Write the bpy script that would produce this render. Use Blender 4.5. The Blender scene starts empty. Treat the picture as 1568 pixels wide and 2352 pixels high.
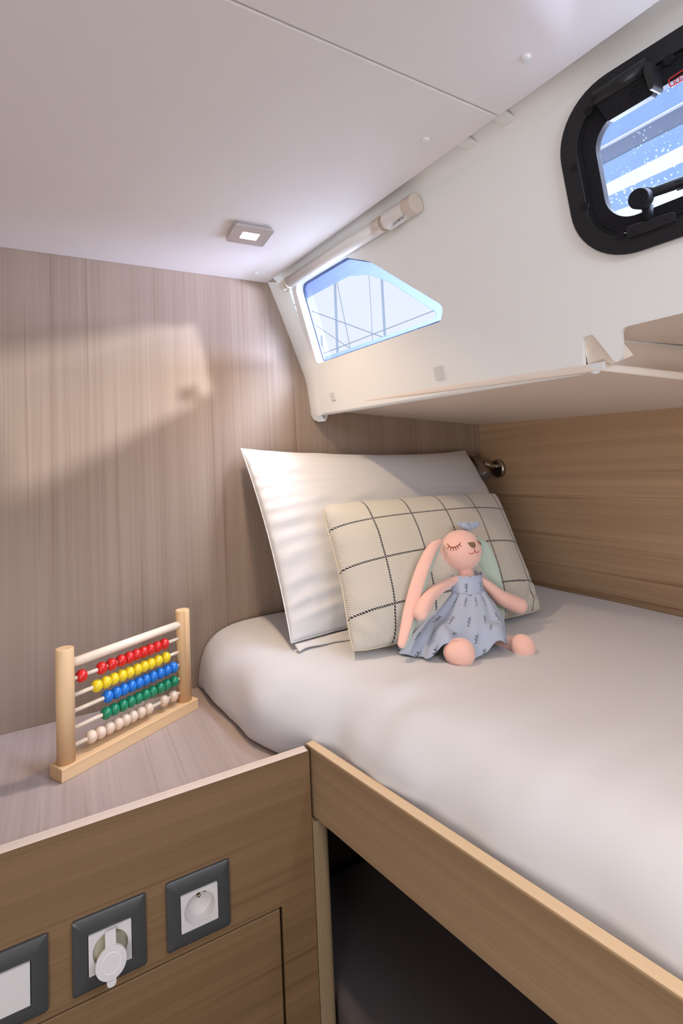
import bpy, bmesh, math, random
import numpy as np
from mathutils import Vector, Matrix, noise
from mathutils.geometry import tessellate_polygon
random.seed(7)
S = bpy.context.scene
COL = S.collection
V = Vector

# ------------------------------------------------------------------ camera
YAW, PIT, ROL, FPX, PY = 4.92983582e-01, 6.03674708e-02, -4.85771741e-02, 1.16764081e+03, 1.00226950e+03
CAM = V((0, 0, 1.35))
_f = V((math.sin(YAW) * math.cos(PIT), math.cos(YAW) * math.cos(PIT), math.sin(PIT)))
_r = V((math.cos(YAW), -math.sin(YAW), 0)); _u = _r.cross(_f)
RT = _r * math.cos(ROL) + _u * math.sin(ROL)
UP = _u * math.cos(ROL) - _r * math.sin(ROL)
FW = _f
cam = bpy.data.objects.new('camera', bpy.data.cameras.new('camera')); COL.objects.link(cam)
m3 = Matrix((RT, UP, -FW)).transposed().to_4x4(); m3.translation = CAM
cam.matrix_world = m3
cam.data.sensor_fit = 'VERTICAL'; cam.data.sensor_height = 36
cam.data.lens = 36 * FPX / 2352
cam.data.shift_y = (PY - 1176) / 2352
cam.data.clip_start = 0.02
S.camera = cam
vs = S.view_settings
vs.view_transform = 'Standard'; vs.look = 'None'; vs.gamma = 1; vs.use_curve_mapping = False
vs.exposure = 0.28

# ------------------------------------------------------------------ world and lights
w = bpy.data.worlds.new('sky'); S.world = w; w.use_nodes = True
w.node_tree.nodes['Background'].inputs[0].default_value = (0.84, 0.89, 1.0, 1)
w.node_tree.nodes['Background'].inputs[1].default_value = 0.88

def aim(o, tgt):
    d = V(tgt) - o.location
    o.rotation_euler = d.to_track_quat('-Z', 'Y').to_euler()
def area(name, loc, tgt, size, power, col, size_y=None, spread=math.pi):
    l = bpy.data.lights.new(name, 'AREA'); l.energy = power; l.color = col
    l.shape = 'RECTANGLE'; l.size = size; l.size_y = size_y or size; l.spread = spread
    o = bpy.data.objects.new(name, l); COL.objects.link(o); o.location = loc; aim(o, tgt); return o
def spot(name, loc, tgt, power, col, angle, radius=.05, blend=.3):
    l = bpy.data.lights.new(name, 'SPOT'); l.energy = power; l.color = col
    l.spot_size = math.radians(angle); l.shadow_soft_size = radius; l.spot_blend = blend
    o = bpy.data.objects.new(name, l); COL.objects.link(o); o.location = loc; aim(o, tgt); return o
# glint from the water and the neighbouring hull, entering through the opening portlight
spot('hatch_glint', (1.42, -1.50, 1.92), (.685, -.035, 1.705), 360, (1.0, .96, .92), 12.8, .03, .12)
# open sky above the two side windows
area('sky_over_corner_window', (1.05, .72, 2.5), (.46, .97, 1.5), .8, 21, (.66, .78, 1.0), spread=1.3)
area('deck_reflection', (1.05, .58, 1.60), (.38, 1.10, 1.66), .22, 19, (.66, .72, 1.0), .12)
area('sky_over_portlight', (1.60, -1.30, 3.0), (.62, .12, 1.70), 1.2, 45, (.66, .76, 1.0), spread=1.2)
# added fill lamps behind the camera: one under the ceiling, one low at left
area('overhead_fill', (.30, -.72, 1.78), (.45, .1, .9), .42, 9, (.70, .82, 1.0))
area('low_left_fill', (-1.1, -.75, .95), (-.25, .45, 1.75), .8, 16, (.97, .94, .95), 1.1)

# ------------------------------------------------------------------ helpers
def ray(x, y): return FW + RT * ((x - 784) / FPX) - UP * ((y - PY) / FPX)
def onp(x, y, ax, val):
    d = ray(x, y); return CAM + d * ((val - CAM[ax]) / d[ax])
def onplane(x, y, P0, N):
    d = ray(x, y); N = V(N); return CAM + d * ((V(P0) - CAM).dot(N) / d.dot(N))
def P(x, y, Y): return onp(x, y, 1, Y)
def mpx(p): return (V(p) - CAM).dot(FW) / FPX
def sm(t): t = max(0., min(1., t)); return t * t * (3 - 2 * t)
def lerp(a, b, t): return a + (b - a) * t

def new_mat(name):
    m = bpy.data.materials.new(name); m.use_nodes = True
    nt = m.node_tree; return m, nt, nt.nodes['Principled BSDF']
def plain(name, col, rough=.5, metal=0, spec=.5, bump=None, sub=0, sheen=0, coat=0, trans=0, var=0):
    m, nt, b = new_mat(name)
    b.inputs['Base Color'].default_value = (*col, 1); b.inputs['Roughness'].default_value = rough
    b.inputs['Metallic'].default_value = metal; b.inputs['Specular IOR Level'].default_value = spec
    b.inputs['Sheen Weight'].default_value = sheen; b.inputs['Coat Weight'].default_value = coat
    if sub:
        b.inputs['Subsurface Weight'].default_value = sub; b.inputs['Subsurface Scale'].default_value = .01
    tc = nt.nodes.new('ShaderNodeTexCoord')
    if bump:
        n = nt.nodes.new('ShaderNodeTexNoise'); n.inputs['Scale'].default_value = bump[0]; n.inputs['Detail'].default_value = 3
        bp = nt.nodes.new('ShaderNodeBump'); bp.inputs['Strength'].default_value = bump[1]; bp.inputs['Distance'].default_value = bump[2]
        nt.links.new(tc.outputs['Object'], n.inputs['Vector'])
        nt.links.new(n.outputs['Fac'], bp.inputs['Height']); nt.links.new(bp.outputs[0], b.inputs['Normal'])
    if var:
        n = nt.nodes.new('ShaderNodeTexNoise'); n.inputs['Scale'].default_value = 9
        r = nt.nodes.new('ShaderNodeMixRGB'); r.inputs[1].default_value = (*[c * (1 - var) for c in col], 1); r.inputs[2].default_value = (*[min(1, c * (1 + var)) for c in col], 1)
        nt.links.new(tc.outputs['Object'], n.inputs['Vector']); nt.links.new(n.outputs['Fac'], r.inputs[0]); nt.links.new(r.outputs[0], b.inputs['Base Color'])
    return m
def wood(name, axis, base, dark, rough=.42, freq=1.0, bumpd=.00012, rot=0, contrast=1.0):
    """straight-grained veneer; axis = direction of the grain"""
    m, nt, b = new_mat(name); N = nt.nodes.new; L = nt.links.new
    tc = N('ShaderNodeTexCoord'); mp = N('ShaderNodeMapping'); mp.vector_type = 'POINT'
    mr = N('ShaderNodeMapping'); mr.inputs['Rotation'].default_value = (0, 0, rot)
    L(tc.outputs['Object'], mr.inputs[0]); L(mr.outputs[0], mp.inputs[0])
    def sc(al, ac): return tuple((al if i == axis else ac) for i in range(3))
    mp.inputs['Scale'].default_value = sc(1.0 * freq, 190 * freq)
    fine = N('ShaderNodeTexNoise'); fine.inputs['Scale'].default_value = 1; fine.inputs['Detail'].default_value = 5; fine.inputs['Roughness'].default_value = .65
    L(mp.outputs[0], fine.inputs['Vector'])
    mp2 = N('ShaderNodeMapping'); L(mr.outputs[0], mp2.inputs[0]); mp2.inputs['Scale'].default_value = sc(.22 * freq, 34 * freq)
    med = N('ShaderNodeTexNoise'); med.inputs['Scale'].default_value = 1; med.inputs['Detail'].default_value = 3
    L(mp2.outputs[0], med.inputs['Vector'])
    mp3 = N('ShaderNodeMapping'); L(mr.outputs[0], mp3.inputs[0]); mp3.inputs['Scale'].default_value = sc(1.1 * freq, 95 * freq); mp3.inputs['Location'].default_value = (3.1, 5.7, 1.9)
    ln = N('ShaderNodeTexNoise'); ln.inputs['Scale'].default_value = 1; ln.inputs['Detail'].default_value = 1
    L(mp3.outputs[0], ln.inputs['Vector'])
    cr = N('ShaderNodeValToRGB'); cr.color_ramp.elements[0].position = .64; cr.color_ramp.elements[1].position = .78
    cr.color_ramp.elements[0].color = (0, 0, 0, 1); cr.color_ramp.elements[1].color = (1, 1, 1, 1)
    L(ln.outputs['Fac'], cr.inputs[0])
    a = N('ShaderNodeMath'); a.operation = 'MULTIPLY_ADD'; a.inputs[1].default_value = 1.5 * contrast; a.inputs[2].default_value = -.25 - .5 * (contrast - 1) 
    L(fine.outputs['Fac'], a.inputs[0])
    a2 = N('ShaderNodeMath'); a2.operation = 'MULTIPLY_ADD'; a2.inputs[1].default_value = .9; L(med.outputs['Fac'], a2.inputs[0])
    a3 = N('ShaderNodeMath'); a3.operation = 'MULTIPLY_ADD'; a3.inputs[1].default_value = .55; a3.inputs[2].default_value = -.45
    L(a2.outputs[0], a3.inputs[2]); a2.inputs[2].default_value = -.45
    L(a.outputs[0], a3.inputs[0])
    ad = N('ShaderNodeMath'); ad.operation = 'ADD'; ad.use_clamp = True
    L(a3.outputs[0], ad.inputs[0]); ad.inputs[1].default_value = .22
    mx = N('ShaderNodeMixRGB'); mx.inputs[1].default_value = (*dark, 1); mx.inputs[2].default_value = (*base, 1); L(ad.outputs[0], mx.inputs[0])
    mu = N('ShaderNodeMixRGB'); mu.blend_type = 'MULTIPLY'; mu.inputs[2].default_value = (.62, .52, .44, 1)
    sm_ = N('ShaderNodeMath'); sm_.operation = 'MULTIPLY'; sm_.inputs[1].default_value = .85; L(cr.outputs[0], sm_.inputs[0])
    L(sm_.outputs[0], mu.inputs[0]); L(mx.outputs[0], mu.inputs[1]); L(mu.outputs[0], b.inputs['Base Color'])
    b.inputs['Roughness'].default_value = rough; b.inputs['Specular IOR Level'].default_value = .35
    bp = N('ShaderNodeBump'); bp.inputs['Strength'].default_value = .5; bp.inputs['Distance'].default_value = bumpd
    L(fine.outputs['Fac'], bp.inputs['Height']); L(bp.outputs[0], b.inputs['Normal'])
    return m
def emis(name, col, s):
    m = bpy.data.materials.new(name); m.use_nodes = True; nt = m.node_tree; nt.nodes.clear()
    e = nt.nodes.new('ShaderNodeEmission'); o = nt.nodes.new('ShaderNodeOutputMaterial')
    e.inputs[0].default_value = (*col, 1); e.inputs[1].default_value = s; nt.links.new(e.outputs[0], o.inputs[0]); return m
def glass(name, tint, gl=.08, specks=False):
    m = bpy.data.materials.new(name); m.use_nodes = True; nt = m.node_tree; nt.nodes.clear(); N = nt.nodes.new; L = nt.links.new
    t = N('ShaderNodeBsdfTransparent'); t.inputs[0].default_value = (*tint, 1)
    g = N('ShaderNodeBsdfGlossy'); g.inputs['Roughness'].default_value = .03
    lw = N('ShaderNodeLayerWeight'); pw_ = N('ShaderNodeMath'); pw_.operation = 'POWER'; pw_.inputs[1].default_value = 5; L(lw.outputs['Facing'], pw_.inputs[0]); fr = N('ShaderNodeMath'); fr.operation = 'MULTIPLY_ADD'; fr.inputs[1].default_value = .6; fr.inputs[2].default_value = .02; L(pw_.outputs[0], fr.inputs[0])
    mx = N('ShaderNodeMixShader'); L(fr.outputs[0], mx.inputs[0]); L(t.outputs[0], mx.inputs[1]); L(g.outputs[0], mx.inputs[2])
    o = N('ShaderNodeOutputMaterial'); last = mx
    if specks:   # dried salt and water drops on the outside of the acrylic
        tc = N('ShaderNodeTexCoord'); v = N('ShaderNodeTexVoronoi'); v.inputs['Scale'].default_value = 170
        nz = N('ShaderNodeTexNoise'); nz.inputs['Scale'].default_value = 14
        L(tc.outputs['Object'], v.inputs['Vector']); L(tc.outputs['Object'], nz.inputs['Vector'])
        r = N('ShaderNodeMapRange'); r.inputs[1].default_value = .10; r.inputs[2].default_value = .22; r.inputs[3].default_value = 1; r.inputs[4].default_value = 0
        L(v.outputs['Distance'], r.inputs[0])
        r2 = N('ShaderNodeMapRange'); r2.inputs[1].default_value = .45; r2.inputs[2].default_value = .62; L(nz.outputs['Fac'], r2.inputs[0])
        mm = N('ShaderNodeMath'); mm.operation = 'MULTIPLY'; L(r.outputs[0], mm.inputs[0]); L(r2.outputs[0], mm.inputs[1])
        m2 = N('ShaderNodeMath'); m2.operation = 'MULTIPLY_ADD'; m2.inputs[1].default_value = .22; m2.inputs[2].default_value = .015; L(mm.outputs[0], m2.inputs[0])
        tr = N('ShaderNodeBsdfTranslucent'); tr.inputs[0].default_value = (.75, .85, 1, 1)
        mz = N('ShaderNodeMixShader'); L(m2.outputs[0], mz.inputs[0]); L(mx.outputs[0], mz.inputs[1]); L(tr.outputs[0], mz.inputs[2]); last = mz
    L(last.outputs[0], o.inputs[0]); return m

class MB:
    def __init__(s): s.v = []; s.f = []; s.uv = {}; s.sm = []
    def add(s, vs, fs, smooth=False, uvs=None):
        o = len(s.v); s.v += [V(p) for p in vs]
        for i, f in enumerate(fs):
            s.f.append([o + k for k in f]); s.sm.append(smooth)
        if uvs:
            for i, q in enumerate(uvs): s.uv[o + i] = q
        return s
    def box(s, a, b, M=None):
        (x0, y0, z0), (x1, y1, z1) = a, b
        p = [V((x, y, z)) for x in (x0, x1) for y in (y0, y1) for z in (z0, z1)]
        if M is not None: p = [M @ q for q in p]
        return s.add(p, [(0, 1, 3, 2), (4, 6, 7, 5), (0, 4, 5, 1), (2, 3, 7, 6), (0, 2, 6, 4), (1, 5, 7, 3)])
    def hexa(s, bot, top):
        n = len(bot); vs = list(bot) + list(top)
        fs = [tuple(range(n))[::-1], tuple(range(n, 2 * n))] + [(i, (i + 1) % n, n + (i + 1) % n, n + i) for i in range(n)]
        return s.add(vs, fs)
    def grid(s, fn, nu, nv, cu=False, cv=False, smooth=True, uvf=None):
        vs = []; uvs = []
        for i in range(nu):
            for j in range(nv):
                a = i / (nu if cu else nu - 1); b = j / (nv if cv else nv - 1)
                vs.append(fn(a, b)); uvs.append(uvf(a, b) if uvf else (a, b))
        fs = []
        for i in range(nu if cu else nu - 1):
            for j in range(nv if cv else nv - 1):
                i2 = (i + 1) % nu; j2 = (j + 1) % nv
                fs.append((i * nv + j, i2 * nv + j, i2 * nv + j2, i * nv + j2))
        return s.add(vs, fs, smooth, uvs)
    def tube(s, pts, rad, seg=12, caps=True, flat=None, smooth=True, nrm=None):
        """sweep along pts; rad number or list (or list of (rn, rb)); nrm fixes the frame"""
        pts = [V(p) for p in pts]; n = len(pts)
        if not isinstance(rad, (list, tuple)): rad = [rad] * n
        vs = []; pn = None
        for i, p in enumerate(pts):
            t = (pts[min(i + 1, n - 1)] - pts[max(i - 1, 0)]).normalized()
            if nrm is not None: a = (V(nrm) - t * V(nrm).dot(t)).normalized()
            elif pn is None:
                a = t.orthogonal().normalized()
            else: a = (pn - t * pn.dot(t)).normalized()
            pn = a; bq = t.cross(a)
            r = rad[i]; ra, rb = (r if isinstance(r, (tuple, list)) else (r, r))
            for k in range(seg):
                th = 2 * math.pi * k / seg; vs.append(p + a * (ra * math.cos(th)) + bq * (rb * math.sin(th)))
        fs = [(i * seg + k, i * seg + (k + 1) % seg, (i + 1) * seg + (k + 1) % seg, (i + 1) * seg + k) for i in range(n - 1) for k in range(seg)]
        s.add(vs, fs, smooth)
        if caps:
            o = len(s.v) - n * seg
            s.f.append([o + k for k in range(seg)][::-1]); s.sm.append(False)
            s.f.append([o + (n - 1) * seg + k for k in range(seg)]); s.sm.append(False)
        return s
    def cyl(s, a, b, r, seg=24, r2=None): return s.tube([a, b], [r, r2 if r2 is not None else r], seg)
    def ball(s, c, r, nu=24, nv=16, R=None):
        if not isinstance(r, (tuple, list)): r = (r, r, r)
        def fn(a, b):
            th = 2 * math.pi * a; ph = math.pi * b
            q = V((r[0] * math.sin(ph) * math.cos(th), r[1] * math.sin(ph) * math.sin(th), r[2] * math.cos(ph)))
            return V(c) + (R @ q if R is not None else q)
        return s.grid(fn, nu, nv, cu=True)
    def prism(s, loops, F, w0, w1, front=True, back=True):
        """polygon with holes in 2-D mapped by F(u, v, w), between w0 and w1"""
        tri = tessellate_polygon([[V((x, y, 0)) for x, y in lp] for lp in loops])
        flat = [q for lp in loops for q in lp]; n = len(flat)
        vs = [F(x, y, w0) for x, y in flat] + [F(x, y, w1) for x, y in flat]; fs = []
        if front: fs += [tuple(t) for t in tri]
        if back: fs += [tuple(n + k for k in t)[::-1] for t in tri]
        o = 0
        for lp in loops:
            m = len(lp)
            for i in range(m): fs.append((o + i, o + (i + 1) % m, n + o + (i + 1) % m, n + o + i))
            o += m
        return s.add(vs, fs)
    def build(s, name, mat, parent=None, bevel=0, seg=2, subsurf=0, auto=None, merge=False):
        me = bpy.data.meshes.new(name); me.from_pydata([tuple(p) for p in s.v], [], s.f)
        if s.uv:
            ul = me.uv_layers.new(name='UVMap')
            for lp in me.loops: ul.data[lp.index].uv = s.uv.get(lp.vertex_index, (0, 0))
        for p, q in zip(me.polygons, s.sm): p.use_smooth = q
        bm = bmesh.new(); bm.from_mesh(me)
        if merge: bmesh.ops.remove_doubles(bm, verts=bm.verts, dist=1e-5)
        bmesh.ops.recalc_face_normals(bm, faces=bm.faces); bm.to_mesh(me); bm.free()
        o = bpy.data.objects.new(name, me); COL.objects.link(o)
        if isinstance(mat, (list, tuple)):
            for q in mat: me.materials.append(q)
        else: me.materials.append(mat)
        if parent is not None:
            o.parent = parent; o.matrix_parent_inverse = Matrix.Translation(-(ABS.get(parent.name, V((0, 0, 0)))))
        if bevel:
            md = o.modifiers.new('bevel', 'BEVEL'); md.width = bevel; md.segments = seg; md.limit_method = 'ANGLE'; md.angle_limit = math.radians(40)
            for p in me.polygons: p.use_smooth = True
            md2 = o.modifiers.new('wn', 'WEIGHTED_NORMAL')
        if subsurf:
            md = o.modifiers.new('sub', 'SUBSURF'); md.levels = md.render_levels = subsurf
        return o
ABS = {}
def thing(name, label, cat, loc=(0, 0, 0), group=None):
    o = bpy.data.objects.new(name, None); COL.objects.link(o); o.location = loc
    o.empty_display_size = .05; ABS[o.name] = V(loc); tag(o, label, cat, group); return o
def tag(o, label, cat=None, group=None):
    o['label'] = label
    if cat: o['category'] = cat
    if group: o['group'] = group
    return o
def struct(o, label=None):
    o['kind'] = 'structure'
    if label: o['label'] = label
    return o
def spline(pts, n=6):
    """Catmull-Rom through points (tuples of any length)"""
    a = [np.array(p, float) for p in pts]; a = [2 * a[0] - a[1]] + a + [2 * a[-1] - a[-2]]; out = []
    for i in range(1, len(a) - 2):
        for k in range(n):
            t = k / n
            out.append(.5 * ((2 * a[i]) + (-a[i - 1] + a[i + 1]) * t + (2 * a[i - 1] - 5 * a[i] + 4 * a[i + 1] - a[i + 2]) * t * t + (-a[i - 1] + 3 * a[i] - 3 * a[i + 1] + a[i + 2]) * t ** 3))
    out.append(a[-2]); return out
def rrect(x0, y0, x1, y1, r, n=8):
    out = []
    for cx, cy, a0 in ((x1 - r, y0 + r, -90), (x1 - r, y1 - r, 0), (x0 + r, y1 - r, 90), (x0 + r, y0 + r, 180)):
        for k in range(n + 1):
            a = math.radians(a0 + 90 * k / n); out.append((cx + r * math.cos(a), cy + r * math.sin(a)))
    return out
def rpoly(pts, rs, n=6):
    """polygon with rounded corners"""
    out = []; m = len(pts)
    for i in range(m):
        p = V((*pts[i], 0)); a = (V((*pts[i - 1], 0)) - p); b = (V((*pts[(i + 1) % m], 0)) - p); r = rs[i]
        ang = a.angle(b); d = min(r / math.tan(ang / 2), a.length * .45, b.length * .45)
        q0 = p + a.normalized() * d; q1 = p + b.normalized() * d
        for k in range(n + 1):
            t = k / n; out.append(tuple(((1 - t) ** 2 * q0 + 2 * t * (1 - t) * p + t * t * q1)[:2]))
    return out

# ------------------------------------------------------------------ materials
OAKL, OAKD = (.385, .295, .232), (.225, .155, .112)
M_wallB = wood('oak_veneer_upright', 2, OAKL, OAKD)
M_wallR = wood('oak_veneer_lengthwise_lit', 1, (.60, .41, .25), (.31, .195, .11))  # same veneer, with the warm light under the deck put into its colour
M_front = wood('oak_veneer_crosswise', 0, (.245, .150, .075), (.130, .072, .032))
M_top = wood('oak_veneer_counter_lit', 1, (.49, .40, .36), (.33, .255, .22))  # paler, greyer oak: cool window light mixed into the colour
M_rail = wood('oak_rail', 1, (.42, .28, .165), (.24, .15, .08), rot=-math.atan(.195))
M_railtop = wood('oak_rail_lit_top', 1, (.74, .56, .36), (.62, .45, .27), rot=-math.atan(.195))  # rail oak brightened, warm lamplight on the top painted in
M_lip = wood('oak_edge_strip', 0, (.76, .64, .55), (.64, .52, .43))
M_post = wood('oak_post', 2, (.33, .24, .14), (.21, .145, .08))
M_pine = wood('pine_length', 0, (.80, .56, .32), (.66, .40, .19), freq=1.4, rot=-math.radians(29.512), bumpd=.00005)
M_pineup = wood('pine_upright', 2, (.80, .56, .32), (.64, .38, .17), freq=1.0, bumpd=.00005)
M_birch = plain('pale_birch', (.80, .66, .50), .5, var=.06)
M_ceil = plain('headliner_vinyl', (.86, .81, .80), .62, bump=(700, .25, .0004))
M_grp = plain('gelcoat', (.91, .905, .87), .38, bump=(3, .15, .002))
M_grp2 = plain('deck_liner_vinyl', (.84, .73, .63), .5, bump=(500, .15, .0003))
M_white = plain('white_plastic', (.84, .83, .82), .28)
M_velcro = plain('white_velcro', (.80, .78, .75), .95, bump=(1500, 1, .001))
M_blind = plain('cream_aluminium', (.80, .76, .71), .35)
M_blindcap = plain('beige_plastic', (.66, .56, .47), .45)
M_black = plain('black_aluminium', (.020, .020, .024), .38, spec=.4)
M_blackm = plain('black_plastic', (.011, .011, .015), .6, spec=.25)
M_rub = plain('black_rubber', (.004, .004, .006), .7)
M_greyplate = plain('bronze_grey_plastic', (.085, .085, .082), .30, metal=.35)
M_sock = plain('socket_white', (.62, .58, .55), .4)
M_chrome = plain('brushed_chrome', (.42, .38, .34), .22, metal=1)
M_steel = plain('brushed_steel', (.62, .60, .60), .38, metal=.85)
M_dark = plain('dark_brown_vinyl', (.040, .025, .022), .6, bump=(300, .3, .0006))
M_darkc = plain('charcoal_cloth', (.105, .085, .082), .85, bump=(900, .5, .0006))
M_hole = plain('dark_gap', (.006, .005, .005), .9)
M_brass = plain('pin_metal', (.45, .38, .28), .3, metal=1)
M_pink = plain('peach_plush', (.95, .57, .47), .9, sheen=.6, bump=(900, .35, .0008))
M_mint = plain('mint_plush', (.46, .56, .47), .9, sheen=.5, bump=(900, .35, .0008))
M_eye = plain('brown_thread', (.33, .10, .035), .7)
M_mouth = plain('red_thread', (.55, .03, .03), .7)
M_nose = plain('tan_thread', (.26, .16, .085), .8, bump=(1500, .6, .001))
M_text = plain('print_dark', (.03, .03, .035), .6)
M_red = plain('print_red', (.65, .04, .03), .6)
M_paneW = glass('clear_acrylic', (.97, .985, 1.0))
M_paneH = glass('salty_acrylic', (.93, .95, .98), specks=True)

def cloth_mat(name, col, kind):
    m, nt, b = new_mat(name); N = nt.nodes.new; L = nt.links.new
    b.inputs['Roughness'].default_value = .85; b.inputs['Sheen Weight'].default_value = .2; b.inputs['Specular IOR Level'].default_value = .2
    uv = N('ShaderNodeUVMap'); sx = N('ShaderNodeSeparateXYZ'); L(uv.outputs[0], sx.inputs[0])
    def M(op, a, c=None, d=None, clamp=False):
        n = N('ShaderNodeMath'); n.operation = op; n.use_clamp = clamp
        for i, q in enumerate((a, c, d)):
            if q is None: continue
            if isinstance(q, (int, float)): n.inputs[i].default_value = q
            else: L(q, n.inputs[i])
        return n.outputs[0]
    U, W = sx.outputs[0], sx.outputs[1]
    if kind == 'stripe':      # satin stripe woven into the white pillow case
        s = M('SINE', M('MULTIPLY', W, 2 * math.pi / .020))
        s = M('MULTIPLY_ADD', s, 4.0, .5, True)
        mx = N('ShaderNodeMixRGB'); mx.inputs[1].default_value = (*[c * .985 for c in col], 1); mx.inputs[2].default_value = (*col, 1)
        L(s, mx.inputs[0]); L(mx.outputs[0], b.inputs['Base Color'])
        r = M('MULTIPLY_ADD', s, -.15, .7); L(r, b.inputs['Roughness'])
        nz = N('ShaderNodeTexNoise'); nz.inputs['Scale'].default_value = 60; tc = N('ShaderNodeTexCoord'); L(tc.outputs['Object'], nz.inputs['Vector'])
        bp = N('ShaderNodeBump'); bp.inputs['Strength'].default_value = .25; bp.inputs['Distance'].default_value = .0006; L(nz.outputs['Fac'], bp.inputs['Height']); L(bp.outputs[0], b.inputs['Normal'])
    if kind == 'check':       # cream twill with a thin black window-pane check
        tw = M('SINE', M('MULTIPLY', M('ADD', U, W), 2 * math.pi / .0042))
        def line(x, off, per, hw):
            t = M('FRACT', M('DIVIDE', M('SUBTRACT', x, off - per / 2), per))
            d = M('MULTIPLY', M('ABSOLUTE', M('SUBTRACT', t, .5)), per)
            return M('LESS_THAN', d, hw)
        vl = M('MULTIPLY', line(U, .088, .0945, .0019), M('GREATER_THAN', U, .03)); hl = line(W, .059, .0885, .0019)
        ln = M('MAXIMUM', vl, hl)
        tws = M('GREATER_THAN', M('SINE', M('MULTIPLY', M('ADD', U, W), 2 * math.pi / .0052)), -.6)
        ln = M('MULTIPLY', ln, tws)
        mx = N('ShaderNodeMixRGB'); mx.inputs[1].default_value = (*[c * .90 for c in col], 1); mx.inputs[2].default_value = (*col, 1)
        L(M('MULTIPLY_ADD', tw, .5, .5), mx.inputs[0])
        m2 = N('ShaderNodeMixRGB'); m2.inputs[2].default_value = (.018, .018, .024, 1); L(mx.outputs[0], m2.inputs[1]); L(ln, m2.inputs[0]); L(m2.outputs[0], b.inputs['Base Color'])
        bp = N('ShaderNodeBump'); bp.inputs['Strength'].default_value = .5; bp.inputs['Distance'].default_value = .0006; L(tw, bp.inputs['Height']); L(bp.outputs[0], b.inputs['Normal'])
    if kind == 'sheet':
        b.inputs['Base Color'].default_value = (*col, 1); b.inputs['Roughness'].default_value = .75
        nz = N('ShaderNodeTexNoise'); nz.inputs['Scale'].default_value = 26; nz.inputs['Detail'].default_value = 4; tc = N('ShaderNodeTexCoord'); L(tc.outputs['Object'], nz.inputs['Vector'])
        bp = N('ShaderNodeBump'); bp.inputs['Strength'].default_value = .18; bp.inputs['Distance'].default_value = .002; L(nz.outputs['Fac'], bp.inputs['Height']); L(bp.outputs[0], b.inputs['Normal'])
    if kind == 'twigs':       # pale blue muslin printed with little black twigs
        cw, ch = .030, .034
        row = M('FLOOR', M('DIVIDE', W, ch))
        uo = M('ADD', U, M('MULTIPLY', M('MODULO', row, 2.0), cw / 2))
        x = M('MULTIPLY', M('SUBTRACT', M('FRACT', M('DIVIDE', uo, cw)), .5), cw)
        y = M('MULTIPLY', M('SUBTRACT', M('FRACT', M('DIVIDE', W, ch)), .5), ch)
        segs = [((0, -.0078), (.0003, .0060)), ((0, -.003), (-.0034, .0012)), ((0, -.001), (.0036, .0030)), ((0, .002), (-.0026, .0062)), ((0, -.0055), (.0028, -.0022)), ((0, .0035), (.0022, .0070)), ((0, -.0078), (-.0022, -.0098)), ((0, -.0078), (.0022, -.0098))]
        acc = None
        for (ax, ay), (bx, by) in segs:
            dx, dy = bx - ax, by - ay; l2 = dx * dx + dy * dy
            px = M('SUBTRACT', x, ax); py = M('SUBTRACT', y, ay)
            h = M('DIVIDE', M('ADD', M('MULTIPLY', px, dx), M('MULTIPLY', py, dy)), l2, None, True)
            ex = M('SUBTRACT', px, M('MULTIPLY', h, dx)); ey = M('SUBTRACT', py, M('MULTIPLY', h, dy))
            d = M('ADD', M('MULTIPLY', ex, ex), M('MULTIPLY', ey, ey))
            acc = d if acc is None else M('MINIMUM', acc, d)
        ln = M('LESS_THAN', acc, .00042 ** 2)
        m2 = N('ShaderNodeMixRGB'); m2.inputs[1].default_value = (*col, 1); m2.inputs[2].default_value = (.03, .03, .035, 1); L(ln, m2.inputs[0]); L(m2.outputs[0], b.inputs['Base Color'])
        nz = N('ShaderNodeTexNoise'); nz.inputs['Scale'].default_value = 220; tc = N('ShaderNodeTexCoord'); L(tc.outputs['Object'], nz.inputs['Vector'])
        bp = N('ShaderNodeBump'); bp.inputs['Strength'].default_value = .5; bp.inputs['Distance'].default_value = .0012; L(nz.outputs['Fac'], bp.inputs['Height']); L(bp.outputs[0], b.inputs['Normal'])
    return m
M_pillow = cloth_mat('white_satin_stripe', (.66, .645, .64), 'stripe')
M_cush = cloth_mat('cream_check_twill', (.66, .615, .535), 'check')
M_sheet = cloth_mat('white_sheet', (.67, .665, .68), 'sheet')
M_dress = cloth_mat('blue_muslin', (.43, .49, .62), 'twigs')

# ------------------------------------------------------------------ room
YB, XR, ZC = 1.162, 1.10, 1.812
def slab(name, pts, d, mat, label):
    d = V(d); o = MB().hexa([V(p) for p in pts], [V(p) + d for p in pts]).build(name, mat); struct(o, label); return o
slab('wall_back', [(-1.3, YB, 0), (XR + .03, YB, 0), (XR + .03, YB, 1.51), (.565, YB, 1.51), (.455, YB, 1.84), (.455, YB, 1.93), (-1.3, YB, 1.93)], (0, .03, 0), M_wallB, 'wood veneer bulkhead with upright grain behind the berth')
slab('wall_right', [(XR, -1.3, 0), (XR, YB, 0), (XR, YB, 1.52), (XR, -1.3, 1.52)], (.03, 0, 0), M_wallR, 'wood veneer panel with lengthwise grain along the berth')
slab('floor', [(-1.3, -1.3, 0), (XR, -1.3, 0), (XR, YB, 0), (-1.3, YB, 0)], (0, 0, -.03), M_dark, 'dark cabin floor')
slab('wall_left', [(-1.3, -1.3, 0), (-1.3, YB + .03, 0), (-1.3, YB + .03, 2.0), (-1.3, -1.3, 2.0)], (-.03, 0, 0), M_wallB, 'wood veneer wall left of the camera')
slab('wall_front', [(-1.33, -1.3, 0), (1.13, -1.3, 0), (1.13, -1.3, 2.0), (-1.33, -1.3, 2.0)], (0, -.03, 0), M_grp, 'white wall behind the camera')
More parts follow.
